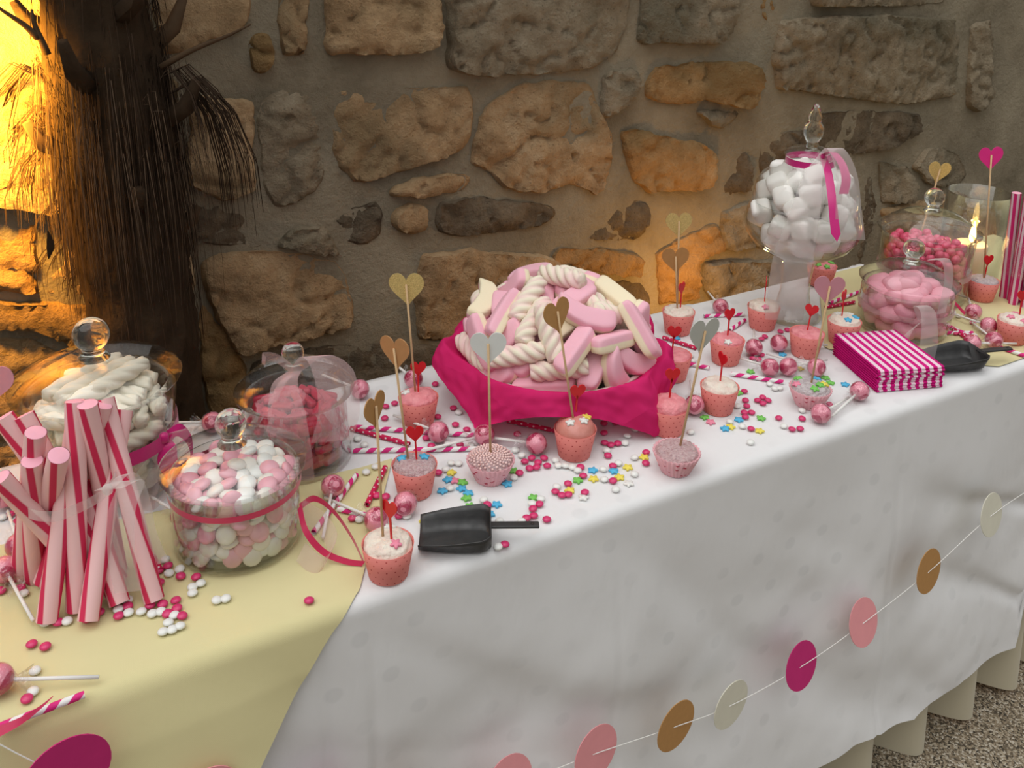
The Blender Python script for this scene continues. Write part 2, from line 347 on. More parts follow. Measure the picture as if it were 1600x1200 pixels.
# ------------------------------------------------------------------ floor and stone wall
def grid(nx, ny, f):
    vs, fs, uv = [], [], []
    for j in range(ny+1):
        for i in range(nx+1):
            p = f(i/nx, j/ny); vs.append(p[:3]); uv.append(p[3:5] if len(p) > 3 else (i/nx, j/ny))
    for j in range(ny):
        for i in range(nx):
            a = j*(nx+1)+i; fs.append((a, a+1, a+nx+2, a+nx+1))
    return vs, fs, uv
obj('floor', grid(2, 2, lambda a, b: (-3+a*9, -3+b*(WALLY+3.2), 0, a*9, b*5)), 'floor', kind='structure', label='speckled brown gravel terrazzo floor under the table')
def wallz(x, z): return noise.fractal(V((x*5, z*5, 1.3)), 1, 2, 4)*.006+noise.noise(V((x*1.7, z*1.7, 4)))*.006
wall = obj('wall_back', grid(300, 130, lambda a, b: (-.9+a*4.5, WALLY+wallz(-.9+a*4.5, b*2.0)-.004, b*2.0)), 'mortar', kind='structure', label='old rubble stone wall with recessed lime mortar joints')
STONES = [
 ('b', (240,-30),(392,-30),(393,35),(370,55),(330,65),(262,92),(246,80)), ('o', (400,52),(425,55),(430,80),(425,110),(408,122),(392,100),(390,70)),
 ('b', (435,-30),(485,-30),(484,50),(478,85),(445,90),(437,60)), ('b', (510,-30),(690,-30),(693,40),(685,75),(640,85),(512,84)),
 ('g', (702,-30),(992,-30),(985,30),(965,85),(930,105),(900,112),(830,118),(740,120),(702,110),(699,60)),
 ('g', (415,150),(455,142),(480,148),(500,180),(505,240),(512,270),(497,300),(470,318),(435,327),(415,300),(408,240),(403,190)),
 ('b', (300,150),(395,160),(398,230),(402,300),(350,315),(290,290)),
 ('b', (525,145),(580,140),(640,138),(735,135),(742,180),(738,215),(720,240),(670,258),(620,270),(585,288),(555,285),(530,265),(520,235),(525,205),(518,180)),
 ('b', (618,290),(650,278),(700,272),(735,272),(740,285),(725,300),(690,306),(640,311),(612,308)), ('d', (525,345),(550,328),(590,318),(602,330),(600,370),(575,385),(540,378)),
 ('b', (615,335),(630,322),(655,318),(670,322),(673,345),(668,363),(640,367),(617,360)), ('d', (686,318),(720,310),(770,311),(820,318),(868,325),(874,340),(850,355),(800,362),(740,372),(690,370),(684,345)),
 ('d', (295,325),(380,325),(420,340),(425,360),(415,385),(370,388),(295,382)), ('b', (312,420),(340,400),(400,395),(480,402),(535,415),(545,440),(555,480),(552,510),(520,525),(450,535),(400,545),(370,556),(330,480),(318,450)),
 ('g', (430,390),(440,370),(470,354),(510,352),(525,380),(535,402),(480,395)), ('b', (662,400),(720,392),(800,395),(858,402),(885,420),(900,460),(900,520),(780,540),(700,535),(655,530),(650,460)),
 ('d', (480,548),(560,540),(600,536),(690,543),(690,620),(600,620),(500,620),(470,580)), ('o', (318,480),(340,505),(372,545),(388,580),(385,640),(330,650),(312,560)), ('d', (394,572),(440,557),(468,570),(478,640),(400,650)),
 ('b', (-90,-40),(100,-40),(130,120),(140,325),(60,338),(20,324),(-90,315)), ('o', (-90,335),(20,345),(58,352),(60,460),(-90,462)), ('b', (68,352),(150,340),(260,345),(260,465),(150,470),(68,462)),
 ('o', (-90,470),(60,470),(140,480),(150,538),(110,540),(60,518),(-90,505)), ('b', (-90,525),(50,535),(110,560),(150,570),(150,740),(-90,740)), ('b', (140,-40),(232,-40),(240,90),(280,130),(290,320),(160,330),(148,120)),
 ('b', (160,480),(300,400),(310,540),(300,740),(165,740)),
 ('g', (1005,-30),(1155,-30),(1155,20),(1145,50),(1125,70),(1095,68),(1060,70),(998,67),(1002,30)),
 ('b', (760,170),(800,145),(822,130),(870,128),(925,130),(935,160),(956,200),(963,215),(958,260),(945,298),(930,306),(905,290),(885,288),(860,303),(820,303),(790,296),(770,268),(740,262),(742,220),(752,195)),
 ('g', (945,120),(960,110),(1000,110),(1004,130),(998,155),(975,172),(950,188),(940,178)), ('o', (1014,130),(1030,105),(1080,98),(1140,97),(1188,102),(1193,130),(1188,160),(1170,170),(1140,166),(1100,158),(1060,163),(1016,158)),
 ('o', (974,205),(1000,203),(1040,215),(1100,225),(1122,237),(1118,270),(1108,298),(1060,298),(1015,301),(995,288),(980,250)), ('g', (1090,175),(1130,174),(1160,178),(1150,192),(1130,203),(1110,195)),
 ('d', (1125,265),(1140,242),(1170,238),(1183,260),(1175,300),(1150,306),(1114,304)), ('d', (893,330),(910,316),(960,311),(1005,314),(1020,321),(1016,350),(1005,376),(960,379),(920,375),(895,350)),
 ('o', (866,402),(880,390),(950,390),(1000,398),(1008,406),(1004,428),(980,436),(930,425),(874,412)), ('o', (1030,400),(1060,380),(1120,350),(1160,385),(1120,395),(1097,410),(1092,470),(1035,478)),
 ('g', (1105,412),(1150,407),(1220,407),(1230,430),(1225,470),(1120,475),(1102,450)), ('g', (1222,32),(1300,24),(1400,24),(1490,30),(1503,60),(1498,110),(1493,150),(1420,163),(1350,158),(1290,148),(1217,138),(1212,90)),
 ('g', (1520,40),(1550,32),(1555,60),(1552,120),(1555,150),(1530,178),(1512,165),(1514,100)), ('g', (1265,-30),(1490,-30),(1480,4),(1400,10),(1335,10),(1268,10)), ('o', (1190,-10),(1212,0),(1214,25),(1208,40),(1195,25)),
 ('d', (1283,178),(1350,174),(1440,178),(1445,205),(1400,233),(1330,246),(1292,238),(1276,205)), ('g', (1430,260),(1450,234),(1480,230),(1505,245),(1515,275),(1500,295),(1450,288)), ('d', (1337,272),(1368,277),(1372,330),(1347,420),(1337,400)),
 ('d', (1190,255),(1202,212),(1260,205),(1270,215),(1305,255),(1322,300),(1200,300)), ('g', (1128,332),(1180,312),(1230,332),(1235,385),(1132,393)), ('g', (1380,255),(1422,262),(1440,292),(1425,320),(1382,318)), ('b', (1380,330),(1500,300),(1560,330),(1560,420),(1390,440)),
 ('d', (905,445),(1005,443),(1020,470),(1010,520),(910,530))]
KEY = dict(b='stone_brown', d='stone_dark', o='stone_ochre', g='stone_grey')
def stone(pts, mat, depth):
    n = len(pts); out = []
    for i in range(n):  # rounded, broken outline
        a, b = V(pts[i]), V(pts[(i+1) % n]); k = max(2, int((b-a).length/.009))
        for j in range(k): out.append(a.lerp(b, j/k))
    sm = [(out[i-1]+out[i]*2+out[(i+1) % len(out)])/4 for i in range(len(out))]
    c = sum(sm, V((0, 0)))/len(sm); seed = rnd(0, 90); n = len(sm)
    sm = [p+V((noise.noise(V((p.x*30, p.y*30, seed))), noise.noise(V((p.x*30, p.y*30, seed+5)))))*.006+V((noise.noise(V((p.x*110, p.y*110, seed))), noise.noise(V((p.x*110, p.y*110, seed+5)))))*.003 for p in sm]
    x0, x1 = min(p.x for p in sm), max(p.x for p in sm); y0, y1 = min(p.y for p in sm), max(p.y for p in sm)
    rad = sum((p-c).length for p in sm)/n; e = min(.12, .005/rad); st = .0095 if max(x1-x0, y1-y0) > .12 else .007
    inner = [c+(p-c)*(1-e) for p in sm]; pts2 = list(inner)
    def inside(q, poly):
        r = False; j = len(poly)-1
        for i in range(len(poly)):
            a_, b_ = poly[i], poly[j]
            if (a_.y > q.y) != (b_.y > q.y) and q.x < (b_.x-a_.x)*(q.y-a_.y)/(b_.y-a_.y)+a_.x: r = not r
            j = i
        return r
    yy = y0
    while yy < y1:
        xx = x0
        while xx < x1:
            q = V((xx+rnd(-.35, .35)*st, yy+rnd(-.35, .35)*st))
            if inside(q, [c+(p-c)*(1-e*1.6) for p in sm] if False else inner) and min((q-p).length_squared for p in inner[::2]) > (st*.5)**2: pts2.append(q)
            xx += st
        yy += st
    r2 = geometry.delaunay_2d_cdt(pts2, [], [list(range(n))], 1, 1e-6)
    tx, tz = rnd(-.1, .1), rnd(-.14, .04)
    def hgt(q):
        l = q-c; d = min((q-p).length for p in inner[::2]); h = depth+l.x*tx+l.y*tz
        h += noise.fractal(V((l.x*8+seed, l.y*8, seed)), .85, 2.1, 6)*.011
        cr_ = noise.noise(V((l.x*13+seed, l.y*17, seed+3))); h -= .010*math.exp(-(cr_/.07)**2)
        h -= .007*(abs(noise.noise(V((l.x*38+seed, l.y*46, 3)))))
        h += noise.noise(V((l.x*120+seed, l.y*140, 3)))*.0016
        return max(depth*.35, h-.006*math.exp(-d/.006))
    vs, fs, uv = [], [], []
    for q in r2[0]: l = q-c; vs.append((l.x, -hgt(q), l.y)); uv.append((l.x, l.y))
    fs += [tuple(f) for f in r2[2]]
    o0 = len(vs)
    for sc2, hh in ((1-e, None), (1.0, depth*.45), (1.02, -.03)):
        for i, p in enumerate(sm):
            q = (p-c)*sc2; vs.append((q.x, -(hgt(inner[i]) if hh is None else hh), q.y)); uv.append((q.x, q.y))
    for k in range(2):
        for i in range(n): a_ = o0+k*n+i; b_ = o0+k*n+(i+1) % n; fs.append((a_, b_, b_+n, a_+n))
    obj('stone', (vs, fs, uv), mat, wall, (c.x, WALLY+.004, c.y))
for key, *pp in STONES:
    pts = [hity(x, y, WALLY-.015) for x, y in pp]
    stone([(p.x, p.z) for p in pts], KEY[key], rnd(.019, .030) if key != 'd' else rnd(.014, .020))
zt = 1.50                       # courses above and beside the frame
for row in range(2):
    x = -.8+row*.13
    while x < 3.4:
        wd, ht = rnd(.16, .34), .19
        stone([(x+.01, zt+rnd(0, .02)), (x+wd*.5, zt+rnd(-.01, .02)), (x+wd-.015, zt+rnd(0, .02)), (x+wd-.012, zt+ht*.5), (x+wd-.02, zt+ht-.03), (x+wd*.5, zt+ht-rnd(.01, .03)), (x+.01, zt+ht-.03), (x, zt+ht*.5)], KEY[random.choice('bbgd')], rnd(.02, .034)); x += wd
    zt += .2
for x0 in (2.75, 3.05):
    z = .5
    while z < 1.4:
        ht = rnd(.14, .24); stone([(x0, z), (x0+.15, z+.01), (x0+.26, z), (x0+.27, z+ht*.5), (x0+.25, z+ht-.03), (x0+.12, z+ht-.02), (x0, z+ht-.03), (x0-.01, z+ht*.5)], KEY[random.choice('bggd')], .028); z += ht
for x0 in (-.75, -.42):
    z = .5
    while z < 1.4:
        ht = rnd(.14, .24); stone([(x0, z), (x0+.15, z+.01), (x0+.28, z), (x0+.29, z+ht*.5), (x0+.27, z+ht-.03), (x0+.12, z+ht-.02), (x0, z+ht-.03), (x0-.01, z+ht*.5)], KEY[random.choice('bbod')], .028); z += ht
# ------------------------------------------------------------------ lamps at the foot of the wall and on it
def point(name, loc, energy, col, r, parent):
    l = bpy.data.lights.new(name, 'POINT'); l.energy = energy; l.color = col; l.shadow_soft_size = r
    o = bpy.data.objects.new(name, l); COL.objects.link(o); o.parent = parent; o.location = loc; return o
lp = hity(-125, 95, WALLY-.20)
wlamp = thing('wall_lamp', lp, 'small amber wall lamp glowing behind the palm trunk', 'lamp')
obj('bracket', tube([(-.06, .20, .05), (-.05, .06, .07), (0, -.005, .05)], .008), 'iron', wlamp)
obj('lamp_shade', mv(lathe([(.0, .055), (.022, .054), (.040, .042), (.055, .012), (.058, -.004)], 24), M_=Matrix.Rotation(1.2, 3, 'X')), 'iron', wlamp)   # open towards the wall
obj('bulb', lathe([(.004, -.026), (.012, -.022), (.020, 0), (.018, .016), (.008, .025), (0, .027)], 20), 'bulb', wlamp)
def spot(name, loc, d, energy, col, r, size, blend, parent):
    l = bpy.data.lights.new(name, 'SPOT'); l.energy = energy; l.color = col; l.shadow_soft_size = r; l.spot_size = math.radians(size); l.spot_blend = blend
    o = bpy.data.objects.new(name, l); COL.objects.link(o); o.parent = parent; o.location = loc; o.rotation_euler = V(d).to_track_quat('-Z', 'Y').to_euler(); return o
spot('lamp_glow', (0, .035, -.01), (.25, .9, -.25), 48., (1, .46, .05), .03, 165, .35, wlamp)
up = hity(1120, 470, 1.36); up.z = .62
ul = thing('garden_uplight', (up.x, up.y, 0), 'amber garden uplight standing behind the table', 'lamp')
obj('stake', tube([(0, 0, 0), (0, 0, .55)], .008), 'iron', ul)
obj('lamp_housing', lathe([(0, .53), (.03, .53), (.036, .59), (.036, .60), (.030, .60), (.026, .55), (0, .55)], 24), 'iron', ul)
obj('bulb', lathe([(.012, .55), (.018, .565), (.012, .582), (0, .585)], 16), 'bulb', ul)
point('lamp_glow', (.0, .0, .63), 2.6, (1, .50, .12), .02, ul)
# ------------------------------------------------------------------ palm
def palm():
    b = hity(218, 450, 1.435); base = V((b.x, 1.435, 0))
    t = thing('palm_tree', base, 'dark shaggy palm trunk hung with dry brown fibres against the wall', 'palm tree')
    prof = [(.105, 0), (.085, .3), (.078, .7), (.076, .9), (.078, 1.0), (.083, 1.1), (.080, 1.2), (.070, 1.3), (.068, 1.45), (.075, 1.7), (.085, 2.0)]
    pr = [(a, z) for a, z in prof]; fine = []
    for i in range(len(pr)-1):
        for k in range(10):
            f = k/10; fine.append((pr[i][0]*(1-f)+pr[i+1][0]*f, pr[i][1]*(1-f)+pr[i+1][1]*f))
    fine.append(pr[-1])
    lean = lambda z: (-.045*max(0, z-.9), .0)
    g = lathe(fine, 48, lambda r, z, a, i: (r+noise.noise(V((math.cos(a)*3, math.sin(a)*3, z*14)))*.012+noise.noise(V((math.cos(a)*9, math.sin(a)*9, z*40)))*.006, z))
    g = ([(x+lean(z)[0], y, z) for x, y, z in g[0]], g[1], g[2])
    obj('trunk', g, 'bark', t)
    random.seed(3)
    for k in range(26):   # stubs of old leaves
        z = .98+.032*k*1.05; a = k*2.4; r = .075; d = V((math.cos(a), math.sin(a), 0)); o = d*r+V((lean(z)[0], 0, z))
        L = rnd(.04, .09) if z > 1.1 else .03
        obj('leaf_base', tube([o-d*.02, o+d*L*.5+V((0, 0, L*.5)), o+d*L*.8+V((0, 0, L*1.1))], [.018, .013, .007], 6), 'petiole' if k % 4 == 0 else 'bark', t)
    def strands(n, z0, z1, out, drop, r0, arange, rad=.0007):
        gs = []
        for _ in range(n):
            a = rnd(*arange); z = rnd(z0, z1); d = V((math.cos(a), math.sin(a), 0)); s = V((-d.y, d.x, 0))*rnd(-.5, .5)
            o = d*(r0+rnd(-.015, .01))+V((lean(z)[0], 0, z)); ou = rnd(*out); dr = rnd(*drop); b2 = s*ou
            p = [o, o+d*ou*.5+b2*.3+V((0, 0, rnd(0, .03))), o+d*ou*.85+b2*.7-V((0, 0, dr*.35)), o+d*ou+b2-V((0, 0, dr*.7)), o+d*ou*rnd(.85, 1.1)+b2*1.2-V((0, 0, dr))]
            p = [V((q.x, min(q.y, WALLY-.05-base.y), q.z)) for q in p]
            gs.append(tube(p, [rad*1.3, rad*1.2, rad, rad*.8, rad*.3], 3, False))
        return join(*gs)
    front = (-PI*1.05, PI*.05)
    o = obj('fibre_skirt', strands(1100, 1.06, 1.25, (.0, .022), (.10, .26), .076, (-PI, PI), .00045), 'fibre', t); o['kind'] = 'stuff'
    o = obj('pale_fibre', strands(150, 1.08, 1.24, (.008, .05), (.12, .26), .083, front, .0004), 'fibre_pale', t); o['kind'] = 'stuff'
    o = obj('fibre_fringe', strands(350, .86, 1.12, (.0, .012), (.05, .12), .076, (-PI, PI), .0004), 'fibre', t); o['kind'] = 'stuff'
    o = obj('fibre_crown', strands(380, 1.22, 1.62, (.004, .022), (.03, .10), .070, (-PI, PI), .0006), 'fibre', t); o['kind'] = 'stuff'
    gs = []
    def tuft(a, z, n, ln, dr):
        d = V((math.cos(a), math.sin(a), 0)); o = d*.07+V((lean(z)[0], 0, z))
        for _ in range(n):
            b = a+rnd(-.35, .35); e = V((math.cos(b), math.sin(b), 0)); l = ln*rnd(.6, 1.1); q = dr*rnd(.6, 1.2)
            gs.append(tube([o, o+e*l*.45+V((0, 0, l*.22)), o+e*l*.8+V((0, 0, -q*.15)), o+e*l-V((0, 0, q*.6)), o+e*l*1.03-V((0, 0, q))], [.0011, .001, .0008, .0006, .0003], 3, False))
    lft = math.atan2(-CR.y, -CR.x)
    for a, z, n, ln, dr in ((lft, 1.21, 22, .13, .10), (lft-.2, 1.15, 34, .11, .12), (lft+.3, 1.11, 18, .08, .09), (lft, 1.02, 9, .07, .07), (lft+.2, .96, 9, .08, .05), (lft-.3, .91, 8, .07, .04), (lft+PI, 1.22, 20, .10, .12), (lft+PI+.3, 1.19, 50, .12, .18)): tuft(a, z, n, ln, dr)
    o = obj('fibre_tufts', join(*gs), 'fibre', t); o['kind'] = 'stuff'
    def L(px, py, Y=1.39): return hity(px, py, Y)-base
    for p in (((250, 105), (300, 78), (350, 58), (392, 38)), ((60, 60), (40, 40), (10, 20), (-20, 0)), ((75, 85), (55, 40), (50, 15))):
        obj('dead_frond', tube(spline([L(*q) for q in p], 8), [.005, .005, .0045, .004, .0035, .003, .0025, .002, .0015], 5), 'petiole', t)
    lf = [L(75, 360), L(79, 385), L(76, 405)]; obj('dry_leaf', ribbon(spline(lf, 8), lambda f: .011*math.sin(PI*min(max(f, .04), .96)), (1, .3, 0)), 'bark', t)
    return t
palm()
random.seed(11)
# ------------------------------------------------------------------ table and cloths
YF, YB, XL, XR = .790, 1.243, -.75, 2.05
tb = thing('buffet_table', ((XL+XR)/2, (YF+YB)/2, 0), 'long narrow buffet table hidden under the white cloth', 'table')
def box(x0, x1, y0, y1, z0, z1):
    vs = [(x, y, z) for z in (z0, z1) for y in (y0, y1) for x in (x0, x1)]
    return vs, [(0, 2, 3, 1), (4, 5, 7, 6), (0, 1, 5, 4), (2, 6, 7, 3), (0, 4, 6, 2), (1, 3, 7, 5)], [(v[0], v[1]) for v in vs]
hx, hy = (XR-XL)/2, (YB-YF)/2
obj('tabletop', box(-hx+.01, hx-.01, -hy+.012, hy-.012, T-.034, T-.008), 'board', tb, smooth=False)
for sx_ in (-1, 1):
    for sy_ in (-1, 1): obj('leg', tube([(sx_*(hx-.12), sy_*(hy-.07), 0), (sx_*(hx-.12), sy_*(hy-.07), T-.034)], .014, 12), 'steel', tb)
RF = .014
def drape(x, s, lift=0., hang=1.0):
    "cloth point: s is arc length from the back edge of the top"
    top = YB-YF-RF; fl = 0
    if s < 0: return V((x, YB+.006+lift, T+s))
    if s < top: return V((x, YB-s, T+lift))
    s2 = s-top; q = RF*PI/2
    if s2 < q:
        a = s2/RF; return V((x, YB-top-math.sin(a)*(RF+lift), T-RF+math.cos(a)*(RF+lift)))
    d = s2-q; k = min(1, d/.25)
    y = YF-lift-.045*(d/.6)*hang
    y -= k*(.006*math.sin(x*11+1)+.004*math.sin(x*23+d*3)+.007*noise.noise(V((x*4, d*5, 2)))+.003*noise.noise(V((x*14+d*9, d*12-x*5, 7))))
    cr_ = noise.noise(V((x*2.6-d*4.2, (x+d)*.9, 5))); y += k*.010*math.exp(-(cr_/.10)**2)-k*.006*noise.noise(V((x*5-d*8, x*1.2+d*2, 9)))
    for cx, wd, am in ((.235, .006, .006), (.29, .006, .006), (.62, .005, .002), (1.16, .006, .003)): y += am*k*math.exp(-((x-cx)/wd)**2)
    if x > 1.2: y -= k*.02*math.sin((x-1.2)*16)*(min(x, 1.6)-1.2)
    return V((x, y, T-RF-d))
HEM = sorted((hity(a, b, .77).x, T-hity(a, b, .765).z) for a, b in [(1240, 1200), (1313, 1146), (1414, 1114), (1440, 1086), (1487, 1050), (1544, 1023), (1577, 1006), (1592, 975), (1597, 930)])
def hem(x):
    h = [(-2, .56), (HEM[0][0]-.3, .57)]+HEM+[(9, HEM[-1][1]-.02)]
    for (a, p), (b, q) in zip(h, h[1:]):
        if a <= x <= b: return p+(q-p)*(x-a)/max(b-a, 1e-6)
XWR = HEM[-1][0]+.012
def wc(a, b):
    x = XL-.01+a*(XWR-XL+.01); Lh = hem(x)+YB-YF
    s = -.10+b*(Lh+.10); p = drape(x, s); return (p.x, p.y, p.z-.0005, x+.02, s)
cl = obj('tablecloth', grid(420, 170, wc), 'white_cloth', label='long white tablecloth with faint dots covering the table and hanging over its front', cat='tablecloth')
XS = XR+.02
def sk(a, b):
    x = XL-.02+a*(XS-XL+.04); d = b*(T-.045); k = .3+.7*min(1, d/.4)
    ph = x*2*PI/.15+.9*math.sin(x*4.1); y = YF+.074-.055*d/.7+k*.036*math.sin(ph)+k*.008*math.sin(2*ph+1)
    return (x+k*.014*math.cos(ph), y, T-.04-d+.012*math.sin(x*9)*b, x, d)
obj('table_skirt', grid(620, 30, sk), 'skirt', label='cream pleated skirt below the white cloth down to the floor', cat='skirt')
# yellow toppers laid over the white cloth
def arc(p): return YB-p.y
yb = [(on(547, 712)), on(613, 718), on(563, 925), on(522, 972)]
hg = [hity(460, 1090, YF-.012), hity(398, 1195, YF-.02)]
sq = lambda p: YB-YF-RF+RF*PI/2+(T-RF-p.z)
EDGE = [(arc(yb[1]), yb[1].x), (arc(yb[2]), yb[2].x), (arc(yb[3])+.005, yb[3].x), (sq(hg[0]), hg[0].x), (sq(hg[1]), hg[1].x), (sq(hg[1])+.2, hg[1].x-.14)]
def lerp_tab(t, s):
    for (a, p), (b, q) in zip(t, t[1:]):
        if s <= b: return p+(q-p)*(s-a)/(b-a)
    return t[-1][1]
S0 = EDGE[0][0]-.0
def yc(a, b):
    s = S0+b*(EDGE[-1][0]-S0); xr = lerp_tab(EDGE, s); x0 = XL-.02
    x = x0+a*(xr-x0); back = .16*(1-b)**3*max(0, min(1, (yb[0].x-x)/.5))   # the back edge runs a little towards the wall at the left
    s -= back*.35
    d = max(0, s-(YB-YF)); p = drape(x, s, .0018)
    fold = .030*d/.2*max(0, math.sin((x+.08)*13-d*9)) if d > 0 else 0
    p.y -= fold; 
    if d > 0: p.y -= .006*min(1, d/.05)
    return (p.x, p.y, p.z, x, s)
obj('table_topper', grid(150, 130, yc), 'yellow_cloth', label='pale yellow cloth laid over the left end of the white tablecloth', cat='cloth')
ry = [on(1288, 546), on(1448, 566), on(1600, 579)]
def yr(a, b):
    s0 = .012; s1 = arc(ry[2])+.02; s = s0+b*(s1-s0)
    xl = lerp_tab([(0, 1.46), (arc(ry[0]), ry[0].x), (arc(ry[1]), ry[1].x), (arc(ry[2])+.03, ry[2].x+.05)], s)
    x = xl+a*(XR-.02-xl); p = drape(x, min(s, YB-YF-RF-.001), .0018); return (p.x, p.y, p.z, x, s)
obj('table_topper', grid(40, 40, yr), 'yellow_cloth', label='pale yellow cloth under the pink candy jars at the right end of the table', cat='cloth')
TY = T+.0022
# ------------------------------------------------------------------ paper garland
DISCS = [(1550, 805, 'cream_card', .5, .3), (1452, 893, 'kraft', .35, .25), (1350, 973, 'rose_card', .75, .55), (1253, 1041, 'magenta_card', .5, .45), (1143, 1102, 'cream_card', .1, .1), (1057, 1135, 'kraft', .1, .1), (932, 1177, 'rose_card', .3, .2), (795, 1228, 'rose_card', .5, .2), (640, 1262, 'kraft', .1, .1), (500, 1275, 'magenta_card', .1, 0), (318, 1256, 'rose_card', .1, .1), (105, 1211, 'magenta_card', .0, .0)]
gp = [hity(a, b, YF-.055 if a > 600 else YF-.045) for a, b, *_ in DISCS]
g0 = hity(1640, 745, YF-.03); g1 = hity(-80, 1120, YF-.03)
gar = thing('paper_garland', gp[0], 'paper garland of round cream, brown, pink and magenta discs along the table front', 'garland')
obj('string', tube(spline([p-gp[0] for p in [g0]+gp+[g1]], 90), .0006, 4), 'lolly_stick', gar)
for (a, b, mt, t1, t2), p in zip(DISCS, gp):
    R_ = .0365 if a > 600 else .038; n = 32
    g = extrude([(R_*math.cos(2*PI*i/n), R_*math.sin(2*PI*i/n)) for i in range(n)], .0012)
    obj('disc', g, mt, gar, p-gp[0]+V((0, .001, 0)), (-t1*.45, .15*t1, .17-.1*t2), smooth=False)
# ------------------------------------------------------------------ marshmallow bowl
BC = foot(868, 652, .085)
bowl = thing('serving_bowl', BC, 'low pale footed bowl under the magenta tissue paper', 'bowl')
obj('bowl_body', lathe([(.0, .002), (.062, .0), (.066, .006), (.060, .014), (.075, .022), (.110, .038), (.138, .060), (.145, .072), (.140, .073), (.106, .046), (.06, .028), (0, .024)], 48), 'porcelain', bowl)
RB, HB = .146, .075
def paper(a, b):
    th = 2*PI*a; c, s_ = math.cos(th+.52), math.sin(th+.52)
    half = .205/max(abs(c), abs(s_))**.75; q = .10+b*(half-.10)
    ruf = .007*math.sin(th*9+1)+.007*math.sin(th*5+.4)+.008*abs(math.sin(th*3.5+.8))-.004+.012*noise.noise(V((c*4, s_*4, b*2)))+.004*noise.noise(V((c*12, s_*12, b*9)))
    rim = RB+.012+ruf*.8; n1 = .165
    if q < n1:
        f = (q-.10)/(n1-.10); r = .09+(rim-.09)*f; z = .034+(HB+.008-.034+ruf*.5)*f**1.4
    else:
        d = q-n1; r = rim+.020*(1-math.exp(-d/.025))+.06*d+ruf*d*6; z = HB+.008+ruf*.5+.004*math.sin(min(d/.02, PI))-max(0, d-.006)*.92
        z = max(z, .003); 
    return (r*math.cos(th), r*math.sin(th), z, th, q)
pp = obj('tissue_paper', grid(220, 34, paper), 'tissue', loc=BC, label='crumpled magenta tissue paper lining the marshmallow bowl', cat='tissue paper')
# marshmallow shapes, one mesh each
def superell(lx, ly, lz, bend=0., e=.45, n=14, mseg=20, skew=0.):
    sp = lambda v: math.copysign(abs(v)**e, v)
    vs, fs, uv = [], [], []
    for i in range(n+1):
        ph = -PI/2+PI*i/n
        for j in range(mseg):
            t = 2*PI*j/mseg
            x, y, z = lx*sp(math.cos(ph))*sp(math.cos(t)), ly*sp(math.cos(ph))*sp(math.sin(t)), lz*sp(math.sin(ph))
            y0_ = y; y += bend*(x/lx)**2; x += skew*y0_; vs.append((x, y, z)); uv.append((j/mseg, i/n))
    for i in range(n):
        for j in range(mseg):
            a = i*mseg+j; b = i*mseg+(j+1) % mseg; fs.append((a, b, b+mseg, a+mseg))
    return vs, fs, uv
def twist_geo(L, r, turns=1.6, n=28):
    pts = [(L*(i/n-.5), 0, 0) for i in range(n+1)]; rs = [r*(.75+.25*min(1, 6*min(i, n-i)/n)) for i in range(n+1)]
    return tube(pts, rs, 24, True, 2*PI*turns/L, lambda t: .78+.24*abs(math.sin(2*t)))
SL = [mesh('marshmallow', superell(.044, .0155, .0125, b, .38, 14, 24, k_), 'slab') for b, k_ in ((.010, .25), (.014, -.25), (0., .35), (.006, 0))]
SL2 = mesh('marshmallow', superell(.028, .017, .0135, 0, .42, 14, 24, .25), 'slab'); SLW = mesh('marshmallow', superell(.042, .014, .011, .016, .42), 'slab_white')
TW = mesh('marshmallow_twist', twist_geo(.082, .0155, 1.15), 'twist'); TWS = mesh('marshmallow_twist', twist_geo(.05, .0155, .8), 'twist')
random.seed(21)
def dome(u, ph): # heap surface
    r, h = .124, .090; a = u*PI/2; return V((r*math.sin(a)*math.cos(ph), r*math.sin(a)*math.sin(ph), .070+h*math.cos(a))), V((math.sin(a)*math.cos(ph)/r, math.sin(a)*math.sin(ph)/r, math.cos(a)/h)).normalized()
HEAP = []
for layer, N, sc_ in ((0, 66, 1.), (1, 34, .66)):
    for i in range(N):
        f = (i+.5)/N; u = math.sqrt(f)*1.02; ph = i*2.39996
        p, n = dome(min(u, 1.02), ph); p = V((p.x*sc_, p.y*sc_, .055+(p.z-.055)*sc_))
        t = n.orthogonal(); t.rotate(Matrix.Rotation(rnd(0, 2*PI), 3, n)); nn = (n+V((rnd(-.9, .9), rnd(-.9, .9), rnd(-.6, .5)))).normalized()
        t = (t+n*rnd(-.35, .35)).normalized(); nn = (nn-t*nn.dot(t)).normalized()*(1 if random.random() < .80 else -1)
        c = random.random()
        if c < .50: me, lb, hl_ = random.choice(SL), 'long pink and cream marshmallow slab heaped in the magenta paper bowl', .030
        elif c < .66: me, lb, hl_ = SL2, 'short pink and cream marshmallow chunk heaped in the magenta paper bowl', .014
        elif c < .73: me, lb, hl_ = SLW, 'pale mint white marshmallow strip heaped in the magenta paper bowl', .028
        elif c < .92: me, lb, hl_ = TW, 'pink and cream twisted marshmallow rope heaped in the magenta paper bowl', .028
        else: me, lb, hl_ = TWS, 'short twisted marshmallow rope heaped in the magenta paper bowl', .012
        HEAP.append((p, t, nn, me, lb, hl_))
P0 = np.array([h[0] for h in HEAP]); AX = np.array([h[1]*h[5] for h in HEAP]); PQ = P0.copy(); nH = len(HEAP)
